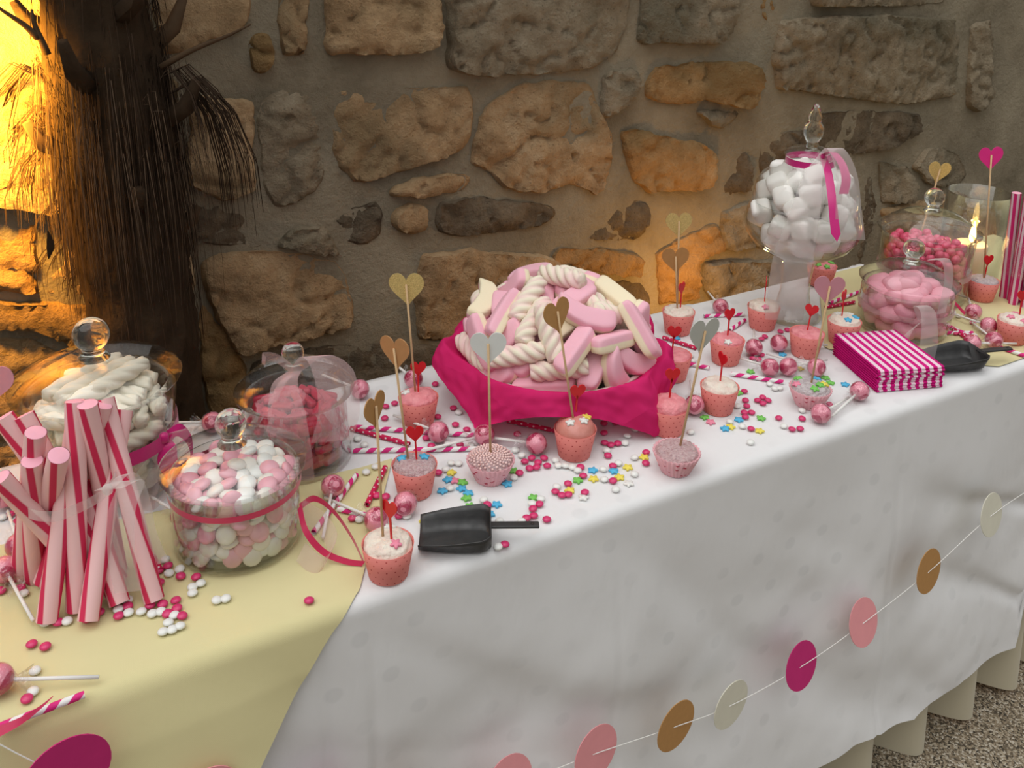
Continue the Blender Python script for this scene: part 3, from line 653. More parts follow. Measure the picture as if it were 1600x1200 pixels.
for it in range(160):     # let the pieces push each other apart
    S_ = np.concatenate([PQ+AX*k_ for k_ in (-1, -.33, .33, 1)]); D_ = S_[:, None]-S_[None]; dist = np.sqrt((D_**2).sum(-1))+1e-9
    own = np.tile(np.arange(nH), 4); pen = np.clip(.0262-dist, 0, None); pen[own[:, None] == own[None]] = 0
    F_ = (D_/dist[..., None]*pen[..., None]).sum(1); mvt = sum(F_[k_*nH:(k_+1)*nH] for k_ in range(4))
    PQ += mvt*.22; PQ += (P0-PQ)*.012
    ends = np.minimum((PQ-AX)[:, 2], (PQ+AX)[:, 2]); PQ[:, 2] += np.clip(.052-ends, 0, None)*.5
    rr_ = np.hypot(PQ[:, 0], PQ[:, 1]); PQ[:, :2] *= np.minimum(1, .134/np.maximum(rr_, 1e-6))[:, None]
for (p, t, nn, me, lb, hl_), q in zip(HEAP, PQ):
    nm = 'marshmallow_twist' if me in (TW, TWS) else 'marshmallow'
    obj(nm, me, loc=BC+V(q), rot=frame(nn, t), label=lb, cat='marshmallow', group='marshmallows heaped in the paper bowl')
# ------------------------------------------------------------------ cupcakes
def wob_cup(r, z, a, i): return (r, z+(.0012*math.sin(a*24) if i >= 4 else 0))
def cup_geo(): # dotted baking cup: r .0292 at rim, h .041
    pr = [(.0, .0008), (.0205, 0), (.0222, .0012), (.0258, .022), (.0292, .041), (.0286, .041), (.0250, .022), (.0215, .003)]
    g = lathe(pr, 48, wob_cup)
    uv = [(u, 0 if z < .001 else z/.041) for (u, v), (x, y, z) in zip(g[2], g[0])]; return g[0], g[1], uv
CUP = mesh('paper_cup', cup_geo(), 'cup')
def wob_p(r, z, a, i): return (r*(1+(.035*math.cos(a*30) if r > .015 else 0)), z)
PCUP = mesh('paper_cup', (lambda g: (g[0], g[1], [(u, z/.030) for (u, v), (x, y, z) in zip(g[2], g[0])]))(lathe([(0, .0006), (.0185, 0), (.0195, .001), (.0255, .015), (.0315, .030), (.0308, .0302), (.025, .016), (.019, .003)], 120, wob_p)), 'pleat')
def frost_geo(r, z0, h, rough, seed, shape=1.):
    n, mseg = 14, 36; vs, fs, uv = [], [], []
    for i in range(n+1):
        f = i/n; a = f*PI/2
        for j in range(mseg+1):
            t = 2*PI*j/mseg; rr = r*math.cos(a)**shape if i < n else 0; d = noise.fractal(V((math.cos(t)*rr*90+seed, math.sin(t)*rr*90, f*3)), .8, 2, 3)*rough*(1 if 0 < i < n else .3)
            vs.append(((rr+d)*math.cos(t), (rr+d)*math.sin(t), z0+h*math.sin(a)+d)); uv.append((j/mseg, f))
    for i in range(n):
        for j in range(mseg):
            a = i*(mseg+1)+j; fs.append((a, a+1, a+mseg+2, a+mseg+1))
    return vs, fs, uv
def flower_geo(r=.0062, th=.0026):
    n = 30; o = [(r*(.78+.22*math.cos(5*2*PI*i/n))*math.cos(2*PI*i/n), r*(.78+.22*math.cos(5*2*PI*i/n))*math.sin(2*PI*i/n)) for i in range(n)]
    vs, fs, uv = [], [], []
    for s, z in ((.92, 0), (1, th*.3), (1, th*.7), (.9, th)):
        vs += [(x*s, y*s, z) for x, y in o]
    for k in range(3): fs += [(k*n+i, k*n+(i+1) % n, (k+1)*n+(i+1) % n, (k+1)*n+i) for i in range(n)]
    fs += [tuple(range(n))[::-1], tuple(range(3*n, 4*n))]; return vs, fs, [(v[0], v[1]) for v in vs]
FLW = {c: mesh('sugar_flower', flower_geo(), 'star_'+c) for c in ('blue', 'green', 'yellow', 'pink', 'white')}
PEARLG = superell(.0017, .0017, .0017, 0, 1, 5, 8)
def pick_geo(): return join(mv(extrude([(x, z*1.15) for x, z in heart(.0225)], .0016), (0, 0, .036)), mv(box(-.0012, .0012, -.0008, .0008, -.012, .030)))
PICK = mesh('heart_pick', pick_geo(), 'red_plastic', False)
def seat(px, pyb, fl=False, on_yellow=False): return foot(px, pyb, .0225 if not fl else .0205, TY if on_yellow else T)
CUPS = {}
def cupcake(key, px, pyb, frost_, label, decor='', pick=None, plabel='', fluted=False, yl=False, flecks=(), top=.010, rough=.0016, shape=.55, psz=1.):
    p = seat(px, pyb, fluted, yl); CUPS[key] = p; hc = .030 if fluted else .041
    t = thing('cupcake', p, label, 'cupcake', 'fluted paper cupcakes' if fluted else 'dotted paper cupcakes', (0, 0, rnd(0, 6)))
    obj('paper_cup', PCUP if fluted else CUP, parent=t)
    r = .029 if fluted else .0272; obj('frosting', frost_geo(r, hc-.004, top, rough, px*.01, shape), frost_, t)
    rz = t.rotation_euler.z
    for i, c in enumerate(flecks):
        a = i*2.4+px; rr = rnd(.5, .9)*r*.9; z = hc-.004+top*math.sqrt(max(.05, 1-(rr/r)**2))**1.
        if c == 'pearl':
            gs = []
            for q in range(170):
                rr = r*.98*math.sqrt((q+.5)/170); a = q*2.4; z = hc-.004+top*math.sin(math.acos(min(1, (rr/r)**(1/shape)))); gs.append(mv(PEARLG, (rr*math.cos(a), rr*math.sin(a), z+.0008)))
            obj('sugar_pearls', join(*gs), 'pearl', t, kind='stuff')
            continue
        n = V((math.cos(a)*rr*14, math.sin(a)*rr*14, 1)); obj('sugar_flower', FLW[c], parent=t, loc=(rr*math.cos(a), rr*math.sin(a), z+.0004), rot=frame(n)).scale = (1.15, 1.15, 1.15)
    if pick:
        yaw, tx, ty = pick; q = p+V((tx, ty, hc+top-.003))
        o = obj('heart_pick', PICK, loc=q, rot=(rnd(-.06, .06), rnd(-.1, .1), yaw), label=plabel, cat='pick', group='red heart picks'); o.scale = (psz,)*3
    return p
F0 = math.atan2(CR.y, CR.x)   # card facing the camera
cupcake('c1', 607, 918, 'frost_white', 'dotted cupcake with white and pink dotted frosting beside the left black scoop', flecks=('pink', 'white'), pick=(F0-.6, .002, -.006), plabel='red heart pick in the cupcake beside the left black scoop', top=.012)
cupcake('c2', 648, 785, 'frost_sparkle', 'dotted cupcake with a blue sugar flower behind the left black scoop', flecks=('blue', 'blue'), pick=(F0+.1, .003, 0), plabel='red heart pick beside a blue sugar flower on a cupcake', top=.010)
cupcake('c3', 654, 672, 'frost_pink', 'dotted pink-frosted cupcake left of the magenta paper bowl', flecks=('white',), pick=(F0+.1, 0, 0), plabel='red heart pick in the cupcake left of the magenta paper bowl', top=.012)
cupcake('c4', 897, 724, 'frost_glaze', 'dotted cupcake with glossy domed glaze and yellow and white sugar flowers', flecks=('white', 'yellow', 'white', 'yellow', 'yellow'), pick=(F0+.3, .002, .004), plabel='red heart pick on the glossy domed cupcake', top=.021, rough=.0004, shape=.7)
cupcake('c5', 1042, 686, 'frost_pink', 'dotted cupcake with rough pink domed frosting at the right of the paper bowl', pick=(F0+.2, 0, 0), plabel='red heart pick on the rough pink domed cupcake', top=.017)
cupcake('c6', 1121, 652, 'frost_white', 'dotted cupcake with whitish frosting behind the silver heart stick', pick=(F0-1.2, 0, 0), plabel='red heart pick seen edge-on in the whitish cupcake', top=.012)
cupcake('c7', 1050, 600, 'frost_pink', 'dotted cupcake half hidden by the right edge of the paper bowl', pick=(F0, -.004, 0), plabel='red heart pick in the cupcake half hidden by the paper bowl', top=.008)
cupcake('c8', 1058, 527, 'frost_white', 'dotted cupcake with beige frosting at the back edge below the gold hearts', pick=(F0+.9, .003, 0), plabel='red heart pick in the back-edge cupcake below the gold hearts', top=.010)
cupcake('c9', 1133, 574, 'frost_pink', 'dotted cupcake with white flakes between the silver heart and the lollipops', flecks=('white', 'white'), pick=(F0+.5, 0, 0), plabel='red heart pick in the cupcake just right of the silver heart', top=.011)
cupcake('c10', 1190, 519, 'frost_white', 'dotted cupcake with white topping just left of the pedestal jar foot', flecks=('pink',), pick=(F0+1.3, 0, 0), plabel='red heart pick seen edge-on left of the pedestal jar foot', top=.014)
cupcake('c11', 1257, 562, 'frost_pink', 'small dotted cupcake in front of the pedestal jar foot', pick=(F0-.4, 0, 0), plabel='red heart pick in front of the pedestal jar foot', top=.008)
cupcake('c12', 1315, 542, 'frost_white', 'dotted cupcake with blue flower beside the low pink candy jar', flecks=('blue', 'white', 'blue', 'white'), pick=(F0+.9, -.003, .004), plabel='red heart pick in the cupcake beside the low pink candy jar', top=.012, yl=True)
cupcake('c13', 1281, 450, 'frost_pink', 'dotted cupcake with green sugar flowers behind the pedestal jar stem', flecks=('green', 'green', 'blue', 'green'), pick=(F0+1.2, 0, 0), plabel='red heart pick behind the pedestal jar stem', top=.010, yl=True)
cupcake('c14', 1532, 473, 'frost_grey', 'dotted cupcake standing in front of the lit candle', pick=(F0+.3, .0, 0), plabel='red heart pick in front of the lit candle', top=.008, yl=True)
cupcake('c15', 1580, 540, 'frost_white', 'dotted cupcake in front of the magenta striped candy bundle at the right edge', flecks=('pink', 'pink', 'pink'), pick=(F0+.3, .01, 0), plabel='red heart pick before the striped bundle at the right edge', top=.011, yl=True)
cupcake('f1', 766, 762, 'frost_sparkle', 'fluted cupcake covered in tiny sugar pearls with a white heart stick', fluted=True, flecks=('pearl',), top=.013)
cupcake('f2', 1055, 748, 'frost_sparkle', 'fluted pink cupcake in front of the rough pink domed one', fluted=True, top=.009)
cupcake('f3', 1263, 642, 'frost_grey', 'fluted cupcake ringed with coloured sugar flowers and grey sparkle', fluted=True, flecks=('yellow', 'green', 'green', 'blue', 'pink', 'green'), top=.012)
# ------------------------------------------------------------------ hearts on long sticks
def heart_stick(base, hz, px, py, size, yaw, mt, label, hs=1.0, tilt=0.):
    "stick from base (inside a cupcake) to a card heart shown at px, py"
    b = V(base)+V((0, 0, hz)); d = ray(px, py); dh = math.hypot(b.x, b.y)/math.hypot(d.x, d.y)
    c = CAM+d*dh*hs; ax = c-b
    t = thing('heart_stick', b, label, 'heart topper', 'card hearts on long sticks')
    obj('stick', tube([(0, 0, 0), ax*.5, ax-V((0, 0, 0))+ax.normalized()*size*.1], .0016, 8), 'wood', t)
    fz = ax.normalized(); side = V((math.cos(yaw), math.sin(yaw), 0)); fr = frame(fz, side); n = fr @ V((0, -1, 0))
    if n.dot(CAM-c) < 0: n = -n
    obj('card_heart', extrude([(x, z*1.14) for x, z in heart(size)], .0012), mt, t, ax-n*.002, fr, smooth=False)
TH = lambda px, py: None
heart_stick(CUPS['c1']+V((-.004, .004, 0)), .045, 588, 640, .040, F0+1.15, 'kraft', 'brown card heart turned nearly edge-on above the front left cupcake')
heart_stick(CUPS['c2']+V((-.006, .006, 0)), .045, 616, 550, .045, F0-.55, 'copper', 'copper brown card heart on a stick above the blue flower cupcake')
heart_stick(CUPS['c3']+V((-.003, .003, 0)), .045, 635, 450, .050, F0-.1, 'gold', 'gold brown card heart on a stick left of the marshmallows')
heart_stick(CUPS['c4']+V((-.004, 0, 0)), .055, 872, 492, .048, F0+.75, 'kraft', 'brown card heart turned sideways in front of the marshmallow heap')
heart_stick(CUPS['f1'], .03, 763, 543, .046, F0, 'white_card', 'white card heart on a stick over the pearl-covered cupcake')
heart_stick(CUPS['f2']+V((.006, .002, 0)), .028, 1101, 523, .050, F0+.55, 'grey_card', 'silver grey card heart on a long stick over the fluted pink cupcake')
heart_stick(CUPS['f3'], .03, 1296, 452, .046, F0, 'pink_card', 'dusty pink card heart on a stick before the pedestal jar')
heart_stick(CUPS['c8']+V((-.004, 0, 0)), .045, 1056, 405, .048, F0, 'kraft', 'lower brown-gold card heart at the back edge of the table')
heart_stick(CUPS['c8']+V((.006, .012, 0)), .045, 1061, 350, .046, F0, 'gold', 'upper glittering gold card heart at the back edge of the table')
heart_stick(CUPS['c14']+V((-.002, .0, 0)), .045, 1549, 246, .046, F0, 'hot_card', 'hot pink card heart on a stick above the lit candle')
heart_stick(on(1462, 455, TY)+V((.05, .10, 0)), .0, 1468, 268, .046, F0, 'gold', 'pale gold card heart behind the jar of round pink candies')
heart_stick(on(-18, 820, TY), 0, -14, 598, .05, F0, 'pink_card', 'dusty pink card heart cut off by the left edge')
# ------------------------------------------------------------------ glass jars
def jar(px, pyb, rb, yl, body, lid, knob, label, name='candy_jar', flip=1):
    p = foot(px, pyb, rb, TY if yl else T); t = thing(name, p, label, 'jar', 'glass candy jars')
    obj('jar_body', lathe(body, 64), 'glass', t)
    l = obj('lid', lathe(lid, 64), 'glass', t)
    obj('knob', lathe(knob, 32), 'solid_glass', l)
    return p, t
def ball_knob(z, r, neck):
    pr = [(0.0005, z), (neck*1.5, z), (neck*1.15, z+r*.25), (neck, z+r*.55)]; c = z+r*1.45
    a0 = -math.acos(min(1, neck/r))
    for i in range(13):
        a = a0+(PI/2-a0)*i/12; pr.append((max(.0003, r*math.cos(a)), c+r*math.sin(a)))
    return pr
def pack(n, dmin, inside, tries=6000, bias=None, zs=1.):
    pts = []
    for _ in range(tries):
        p = inside()
        if all((p-q).x**2+(p-q).y**2+((p-q).z*zs)**2 > dmin*dmin for q in pts):
            pts.append(p)
            if len(pts) >= n: break
    return pts
def in_cyl(r, z0, z1, shell=.5, dome=0.):
    def f():
        while 1:
            rr = r*math.sqrt(rnd(shell, 1)) if random.random() < .75 else r*math.sqrt(random.random()); a = rnd(0, 2*PI)
            top = z1+dome*(1-(rr/r)**2); z = rnd(z0, top) if random.random() < .7 else top-abs(rnd(0, .012))
            return V((rr*math.cos(a), rr*math.sin(a), max(z, z0)))
    return f
random.seed(31)
def band(p, r, z, wd, mt, th0=0, th1=2*PI, label=None, name='ribbon', tails=(), knot=None, cat='ribbon'):
    t = thing(name, p, label, cat)
    obj('band', ribbon([(r*math.cos(a), r*math.sin(a), z) for a in [th0+(th1-th0)*i/60 for i in range(61)]], wd, (0, 0, 1)), mt, t)
    for pts, w2, side, m2 in tails: obj('tail', ribbon(spline(pts, 26), w2, side), m2, t)
    if knot is not None: obj('knot', superell(wd*.32, wd*.3, wd*.38, 0, .8, 8, 12), mt, t, knot)
    return t
def L3(px, py, p, f=1.): # point on pixel ray at the horizontal distance of p (times f), relative to p
    d = ray(px, py); k = math.hypot(p.x, p.y)*f/math.hypot(d.x, d.y); return CAM+d*k-p
# J2: squat jar of coated almonds
B2, _ = jar(374, 900, .070, True, [(.0, .001), (.066, .0), (.071, .004), (.073, .010), (.072, .05), (.072, .088), (.0725, .092), (.070, .092), (.0695, .05), (.070, .012), (.064, .006), (0, .005)],
    [(.067, .088), (.068, .096), (.082, .1005), (.0825, .103), (.079, .104), (.066, .112), (.045, .121), (.020, .127), (.0, .128)], ball_knob(.126, .0175, .011), 'squat lidded glass jar of pink and white almonds tied with a thin red ribbon')
LEN = {c: mesh('sugared_almond', superell(.0115, .0115, .0058, 0, 1, 8, 14), c) for c in ('pale_pink_candy', 'ivory_candy', 'white_candy')}
for q in pack(330, .0132, in_cyl(.0615, .010, .086, .6, .010), 12000, zs=1.4):
    c = random.choice(('pale_pink_candy', 'pale_pink_candy', 'ivory_candy', 'white_candy')); r_ = math.hypot(q.x, q.y)
    rot = Matrix.Rotation(rnd(-.45, .45), 3, 'X') @ Matrix.Rotation(rnd(-.45, .45), 3, 'Y')
    if r_ > .053 and random.random() < .6: rot = frame(V((q.x, q.y, rnd(0, .05)))); q = q*1; q.x *= 1.03; q.y *= 1.03
    obj('sugared_almond', LEN[c], loc=B2+q, rot=rot, label='pale pink sugared almond inside the squat jar with the thin red ribbon' if c[0] == 'p' else 'white sugared almond inside the squat jar with the thin red ribbon', cat='candy', group='almonds in the squat jar')
rc = lambda a, b, f=1.: L3(a, b, B2, f)
o2 = lambda a, b, h: on(a, b, TY+h)-B2
band(B2, .0745, .077, .0075, 'red_satin', label='thin crimson ribbon looped around the squat almond jar', tails=[
    ([rc(468, 792, .965), o2(492, 779, .045), o2(522, 800, .034), o2(550, 840, .018), o2(568, 878, .004)], .0075, (0, .3, 1), 'red_satin'),
    ([rc(468, 792, .965), o2(478, 830, .036), o2(505, 862, .014), o2(540, 877, .005), o2(568, 881, .003)], .0075, (.7, .0, .7), 'red_satin'),
    ([rc(468, 795, .965), o2(500, 815, .03), o2(520, 850, .015), o2(500, 885, .006), o2(470, 862, .012)], .022, (.6, .2, .8), 'organza')])
# J1: wide jar of white marshmallow ropes
B1, _ = jar(170, 806, .080, True, [(.0, .001), (.076, .0), (.084, .006), (.088, .02), (.0885, .10), (.092, .118), (.092, .126), (.086, .134), (.084, .137), (.082, .134), (.086, .118), (.083, .09), (.083, .02), (.07, .008), (0, .007)],
    [(.082, .130), (.084, .140), (.100, .1445), (.101, .147), (.098, .150), (.080, .160), (.055, .171), (.028, .177), (.0, .178)], ball_knob(.175, .0215, .013), 'wide lidded glass jar of white marshmallow ropes at the left')
ROPE = mesh('marshmallow_rope', twist_geo(.115, .0115, 1.2), 'cream_marsh'); ROPES = mesh('marshmallow_rope', twist_geo(.08, .0115, 1.), 'cream_marsh')
for lay in range(7):
    z = .022+lay*.0205; a = lay*1.1+.3; d = V((math.cos(a), math.sin(a), 0)); s_ = V((-d.y, d.x, 0))
    for k in range(-3, 4):
        off = k*.0215
        if abs(off) > .066 or (lay == 6 and abs(k) > 1): continue
        half = math.sqrt(max(0, .078**2-off**2))
        me = ROPE if half > .06 else ROPES
        obj('marshmallow_rope', me, loc=B1+s_*off+V((0, 0, z+rnd(-.001, .001))), rot=(rnd(0, 6), rnd(-.05, .05), a+rnd(-.06, .06)), label='white marshmallow rope inside the wide glass jar at the left', cat='marshmallow', group='ropes in the wide jar')
r1 = lambda a, b, f=1.: L3(a, b, B1, f)
band(B1, .0905, .075, .019, 'satin', label='wide magenta satin ribbon with organza tails on the marshmallow rope jar', tails=[
    ([r1(255, 683, .955), r1(262, 700, .945), r1(262, 720, .94), r1(275, 748, .935), r1(298, 775, .935)], lambda f: .016*(.35+1.2*math.sin(PI*min(.9, f*.8+.1))), (1, -.4, .2), 'satin'),
    ([r1(258, 683, .955), r1(280, 672, .95), r1(297, 690, .955), r1(300, 720, .95)], .016, (.3, .2, 1), 'satin'),
    ([r1(257, 683, .955), r1(285, 672, .945), r1(270, 700, .945), r1(235, 760, .94), r1(225, 800, .93)], .026, (1, -.5, .3), 'organza'),
    ([r1(255, 683, .955), r1(215, 730, .93), r1(200, 760, .925), r1(235, 790, .92), r1(262, 770, .925)], .014, (.4, .2, 1), 'organza')], knot=r1(256, 684, .95))
# J3: jar of crimson candy sticks with an organza bow
B3, _ = jar(466, 758, .068, False, [(.0, .001), (.066, .0), (.072, .005), (.0715, .012), (.069, .03), (.067, .09), (.0665, .096), (.0645, .096), (.065, .05), (.067, .012), (.06, .007), (0, .006)],
    [(.064, .094), (.0655, .098), (.0775, .1015), (.078, .104), (.0745, .105), (.068, .115), (.055, .125), (.035, .132), (.015, .1355), (.0, .136)], ball_knob(.134, .0145, .009), 'glass jar of crimson candy sticks under a domed lid with a sheer bow')
RED = mesh('crimson_candy', superell(.0175, .0055, .0055, 0, .45, 8, 14), 'red_candy')
for q in pack(210, .0125, in_cyl(.0575, .012, .070, .55, .016), 8000):
    a = math.atan2(q.y, q.x)+PI/2+rnd(-.7, .7)
    obj('crimson_candy', RED, loc=B3+q, rot=(rnd(0, 3), rnd(-.35, .35), a), label='short crimson candy stick inside the jar with the sheer bow', cat='candy', group='crimson candy in the bow jar')
r3 = lambda a, b, f=1.: L3(a, b, B3, f)
t = thing('organza_bow', B3+V((0, 0, .150)), 'sheer pale pink organza bow draped over the crimson candy jar', 'bow')
B3o = V((0, 0, .150))
for pts, wd, sd in (([r3(462, 580, .985), r3(492, 556, .965), r3(520, 580, .945), r3(530, 640, .925), r3(518, 690, .92)], lambda f: .018+.034*min(1, f*2), (1, -.55, .1)),
                    ([r3(460, 580, .985), r3(445, 600, .955), r3(448, 650, .93), r3(456, 700, .92), r3(462, 752, .915)], lambda f: .018+.03*min(1, f*2), (1, -.55, .1)),
                    ([r3(458, 578, .985), r3(432, 560, .975), r3(410, 558, .97), r3(415, 565, .975)], .012, (.2, .2, 1)),
                    ([r3(455, 585, .985), r3(440, 600, .96), r3(425, 630, .945)], .012, (1, -.5, .3))):
    obj('bow_loop', ribbon([q-B3o for q in spline(pts, 24)], wd, sd), 'organza', t)
# J4: pedestal jar of white marshmallows
B4, T4 = jar(1237, 511, .050, False, [(.0, .001), (.050, .0), (.052, .004), (.045, .010), (.032, .022), (.0265, .05), (.026, .08), (.030, .108), (.040, .121), (.062, .130), (.085, .145), (.0995, .166), (.104, .188), (.099, .208), (.094, .222), (.093, .226), (.091, .224), (.096, .206), (.101, .188), (.097, .168), (.084, .149), (.062, .135), (.036, .126), (.0, .123)],
    [(.091, .222), (.0925, .228), (.091, .240), (.088, .256), (.080, .272), (.064, .285), (.048, .292), (.041, .298), (.0405, .305), (.044, .309), (.046, .312), (.044, .316), (.034, .322), (.018, .326), (0, .327)],
    [(.0005, .325), (.012, .325), (.009, .331), (.012, .337), (.0165, .347), (.0175, .356), (.0155, .366), (.0115, .372), (.0125, .377), (.0095, .388), (.006, .398), (.003, .402), (.0003, .403)], 'tall pedestal glass jar of white marshmallows with a pointed knob', 'pedestal_jar')
MW = mesh('white_marshmallow', superell(.0195, .0195, .018, 0, .5, 12, 20), 'white_marsh')
def in4():
    while 1:
        z = rnd(.150, .285); R4 = .082*math.sqrt(max(0, 1-((z-.19)/.115)**2)) if z > .19 else .050+.032*(z-.150)/.04
        rr = R4*math.sqrt(rnd(0, 1)); a = rnd(0, 2*PI); return V((rr*math.cos(a), rr*math.sin(a), z))
for q in pack(60, .0325, in4, 12000):
    obj('white_marshmallow', MW, loc=B4+q, rot=(rnd(0, 3), rnd(0, 3), rnd(0, 3)), label='white marshmallow inside the tall pedestal jar', cat='marshmallow', group='marshmallows in the pedestal jar')
r4 = lambda a, b, f=1.: L3(a, b, B4, f)
band(B4, .0425, .301, .012, 'satin', label='magenta satin ribbon with long tails around the pedestal jar neck', tails=[
    ([r4(1286, 243, .965), r4(1300, 238, .945), r4(1315, 255, .935), r4(1322, 280, .925), r4(1318, 303, .92)], lambda f: .011+.004*f, (1, -.8, .1), 'satin'),
    ([r4(1286, 245, .965), r4(1294, 270, .935), r4(1300, 310, .915), r4(1304, 350, .905), r4(1308, 378, .90)], lambda f: .012+.003*f if f < .9 else .012*(1-f)*10, (1, -.8, .1), 'satin'),
    ([r4(1286, 243, .965), r4(1305, 232, .935), r4(1322, 270, .92), r4(1326, 330, .91), r4(1328, 375, .91)], lambda f: .018+.03*f, (1, -.8, .1), 'organza_white'),
    ([r4(1286, 243, .965), r4(1270, 275, .925), r4(1258, 330, .895), r4(1240, 400, .89), r4(1228, 470, .93), r4(1225, 500, .945)], lambda f: .016+.05*min(1, 1.6*f), (1, -.7, .05), 'organza_white')], knot=r4(1286, 244, .96))
# J6: low wide jar of soft pink candies
B6, _ = jar(1409, 537, .072, True, [(.0, .001), (.068, .0), (.074, .005), (.078, .02), (.080, .045), (.079, .075), (.0775, .084), (.075, .084), (.076, .05), (.074, .02), (.066, .008), (0, .006)],
    [(.0745, .082), (.076, .089), (.085, .094), (.0855, .097), (.081, .098), (.068, .110), (.045, .122), (.022, .128), (0, .129)], ball_knob(.127, .0185, .011), 'low wide lidded glass jar of soft pink candies behind the striped napkins')
PUFF = mesh('pink_candy', superell(.022, .020, .013, 0, .75, 10, 18), 'puff_candy')
for q in pack(90, .0225, in_cyl(.0575, .018, .074, .5, .018), 9000, zs=1.3):
    obj('soft_candy', PUFF, loc=B6+q, rot=(rnd(-.5, .5), rnd(-.5, .5), rnd(0, 3)), label='soft pink candy inside the low wide jar behind the napkins', cat='candy', group='candies in the low wide jar')
r6 = lambda a, b, f=1.: L3(a, b, B6, f)
band(B6, .0815, .050, .010, 'organza', label='sheer organza ribbon with a loose bow on the low pink candy jar', tails=[
    ([r6(1440, 500, .955), r6(1436, 478, .945), r6(1450, 488, .935), r6(1452, 530, .925), r6(1444, 562, .92)], lambda f: .014+.020*f, (1, -.6, .1), 'organza_white'),
    ([r6(1440, 502, .955), r6(1420, 520, .94), r6(1405, 548, .93), r6(1398, 556, .925)], .020, (.8, -.3, .6), 'organza_white'),
    ([r6(1455, 405, .97), r6(1478, 408, .96), r6(1482, 440, .955), r6(1470, 490, .95)], .016, (1, -.4, .2), 'organza_white')], knot=r6(1440, 502, .95))
# J5: tall jar of round rose candies
B5, _ = jar(1436, 482, .080, True, [(.0, .001), (.078, .0), (.084, .006), (.0845, .10), (.086, .118), (.0845, .126), (.082, .126), (.082, .10), (.080, .012), (.07, .008), (0, .006)],
    [(.081, .122), (.083, .130), (.094, .1345), (.095, .1375), (.090, .139), (.075, .153), (.050, .168), (.022, .176), (0, .177)], ball_knob(.174, .0185, .011), 'large lidded glass jar of round rose candies in front of the candle')
BALL = mesh('round_candy', superell(.0088, .0088, .0082, 0, .9, 10, 14), 'rose_candy')
for q in pack(260, .0155, in_cyl(.070, .012, .108, .62, .006), 9000):
    obj('round_candy', BALL, loc=B5+q, rot=(rnd(0, 3), rnd(0, 3), 0), label='round rose candy inside the large jar by the candle', cat='candy', group='round candies in the large jar')
r5 = lambda a, b, f=1.: L3(a, b, B5, f)
band(B5, .0865, .058, .012, 'organza', label='sheer and crimson ribbon around the large rose candy jar', tails=[([r5(1478, 420, .97), r5(1482, 440, .955), r5(1484, 462, .94), r5(1500, 482, .925), r5(1508, 490, .92)], .006, (.6, .2, .8), 'red_satin')])
# ------------------------------------------------------------------ candle in a glass cylinder
B7 = foot(1537, 462, .055, TY); B7 = V((B7.x+.012, B7.y+.05, B7.z))
hl = thing('candle_holder', B7, 'clear glass cylinder holding a lit candle behind the right cupcakes', 'candle holder')
obj('glass_wall', lathe([(0, .001), (.056, 0), (.060, .004), (.061, .10), (.062, .185), (.060, .186), (.059, .10), (.058, .008), (0, .007)], 56), 'glass', hl)
cn = thing('candle', B7+V((0, 0, .009)), 'cream pillar candle burning inside the glass cylinder', 'candle')
obj('wax', lathe([(0, 0), (.032, 0), (.033, .004), (.033, .064), (.030, .067), (.025, .062), (0, .060)], 40), 'candle', cn)
obj('wick', tube([(0, 0, .058), (.001, 0, .070), (.002, 0, .076)], .0012, 6), 'wick', cn)
obj('flame', lathe([(.0003, .068), (.005, .073), (.0068, .081), (.005, .094), (.002, .107), (.0003, .114)], 16), 'flame', cn)
point('candle_light', (0, 0, .090), .35, (1, .55, .2), .008, cn)
# ------------------------------------------------------------------ striped candy stick bundles
STK = [((120, 973), (167, 653), 1.), ((80, 968), (143, 652), 1.), ((167, 955), (102, 708), 1.), ((238, 940), (150, 628), 1.), ((57, 923), (172, 648), 1.), ((205, 925), (5, 668), 1.), ((190, 938), (27, 662), 1.), ((52, 900), (74, 684), 1.),
       ((78, 905), (53, 718), 1.), ((150, 905), (14, 735), 1.), ((45, 885), (104, 710), 1.), ((178, 900), (119, 630), 1.), ((112, 945), (124, 624), 1.)]
bc = on(135, 912, TY)
SEG = []
for (a, b), (c, d_), f in STK:
    p0 = on(a, b, TY); Yt = bc.y+(bc.y-p0.y)*.55+.01; SEG.append([p0, hity(c, d_, Yt)])
S00 = [[a_.copy(), b_.copy()] for a_, b_ in SEG]
for it in range(250):     # slide crossing sticks off each other
    for sg, s0 in zip(SEG, S00):
        for e_ in (0, 1): sg[e_] += (s0[e_]-sg[e_])*.12
    for i in range(len(SEG)):
        for j in range(i):
            (a0, a1), (b0, b1) = SEG[i], SEG[j]; u_, v_ = a1-a0, b1-b0; w_ = a0-b0
            A_, B_, C_, D_, E_ = u_.dot(u_), u_.dot(v_), v_.dot(v_), u_.dot(w_), v_.dot(w_); den = A_*C_-B_*B_
            s_ = min(1, max(0, (B_*E_-C_*D_)/den)) if den > 1e-9 else .5; t_ = min(1, max(0, (B_*s_+E_)/C_)); s_ = min(1, max(0, (B_*t_-D_)/A_))
            dv = (a0+u_*s_)-(b0+v_*t_); dd_ = dv.length
            if dd_ < .0165:
                if dd_ < 1e-5: dv = V((.3, 1, 0))
                dv = dv.normalized()*(.0165-dd_)*.5; dv.z *= .2
                a0 += dv*(1-s_); a1 += dv*s_; b0 -= dv*(1-t_); b1 -= dv*t_
                a0.z = b0.z = TY
ORD = ['first', 'second', 'third', 'fourth', 'fifth', 'sixth', 'seventh', 'eighth', 'ninth', 'tenth', 'eleventh', 'twelfth', 'last']
SEG.sort(key=lambda q: proj(q[1])[0])
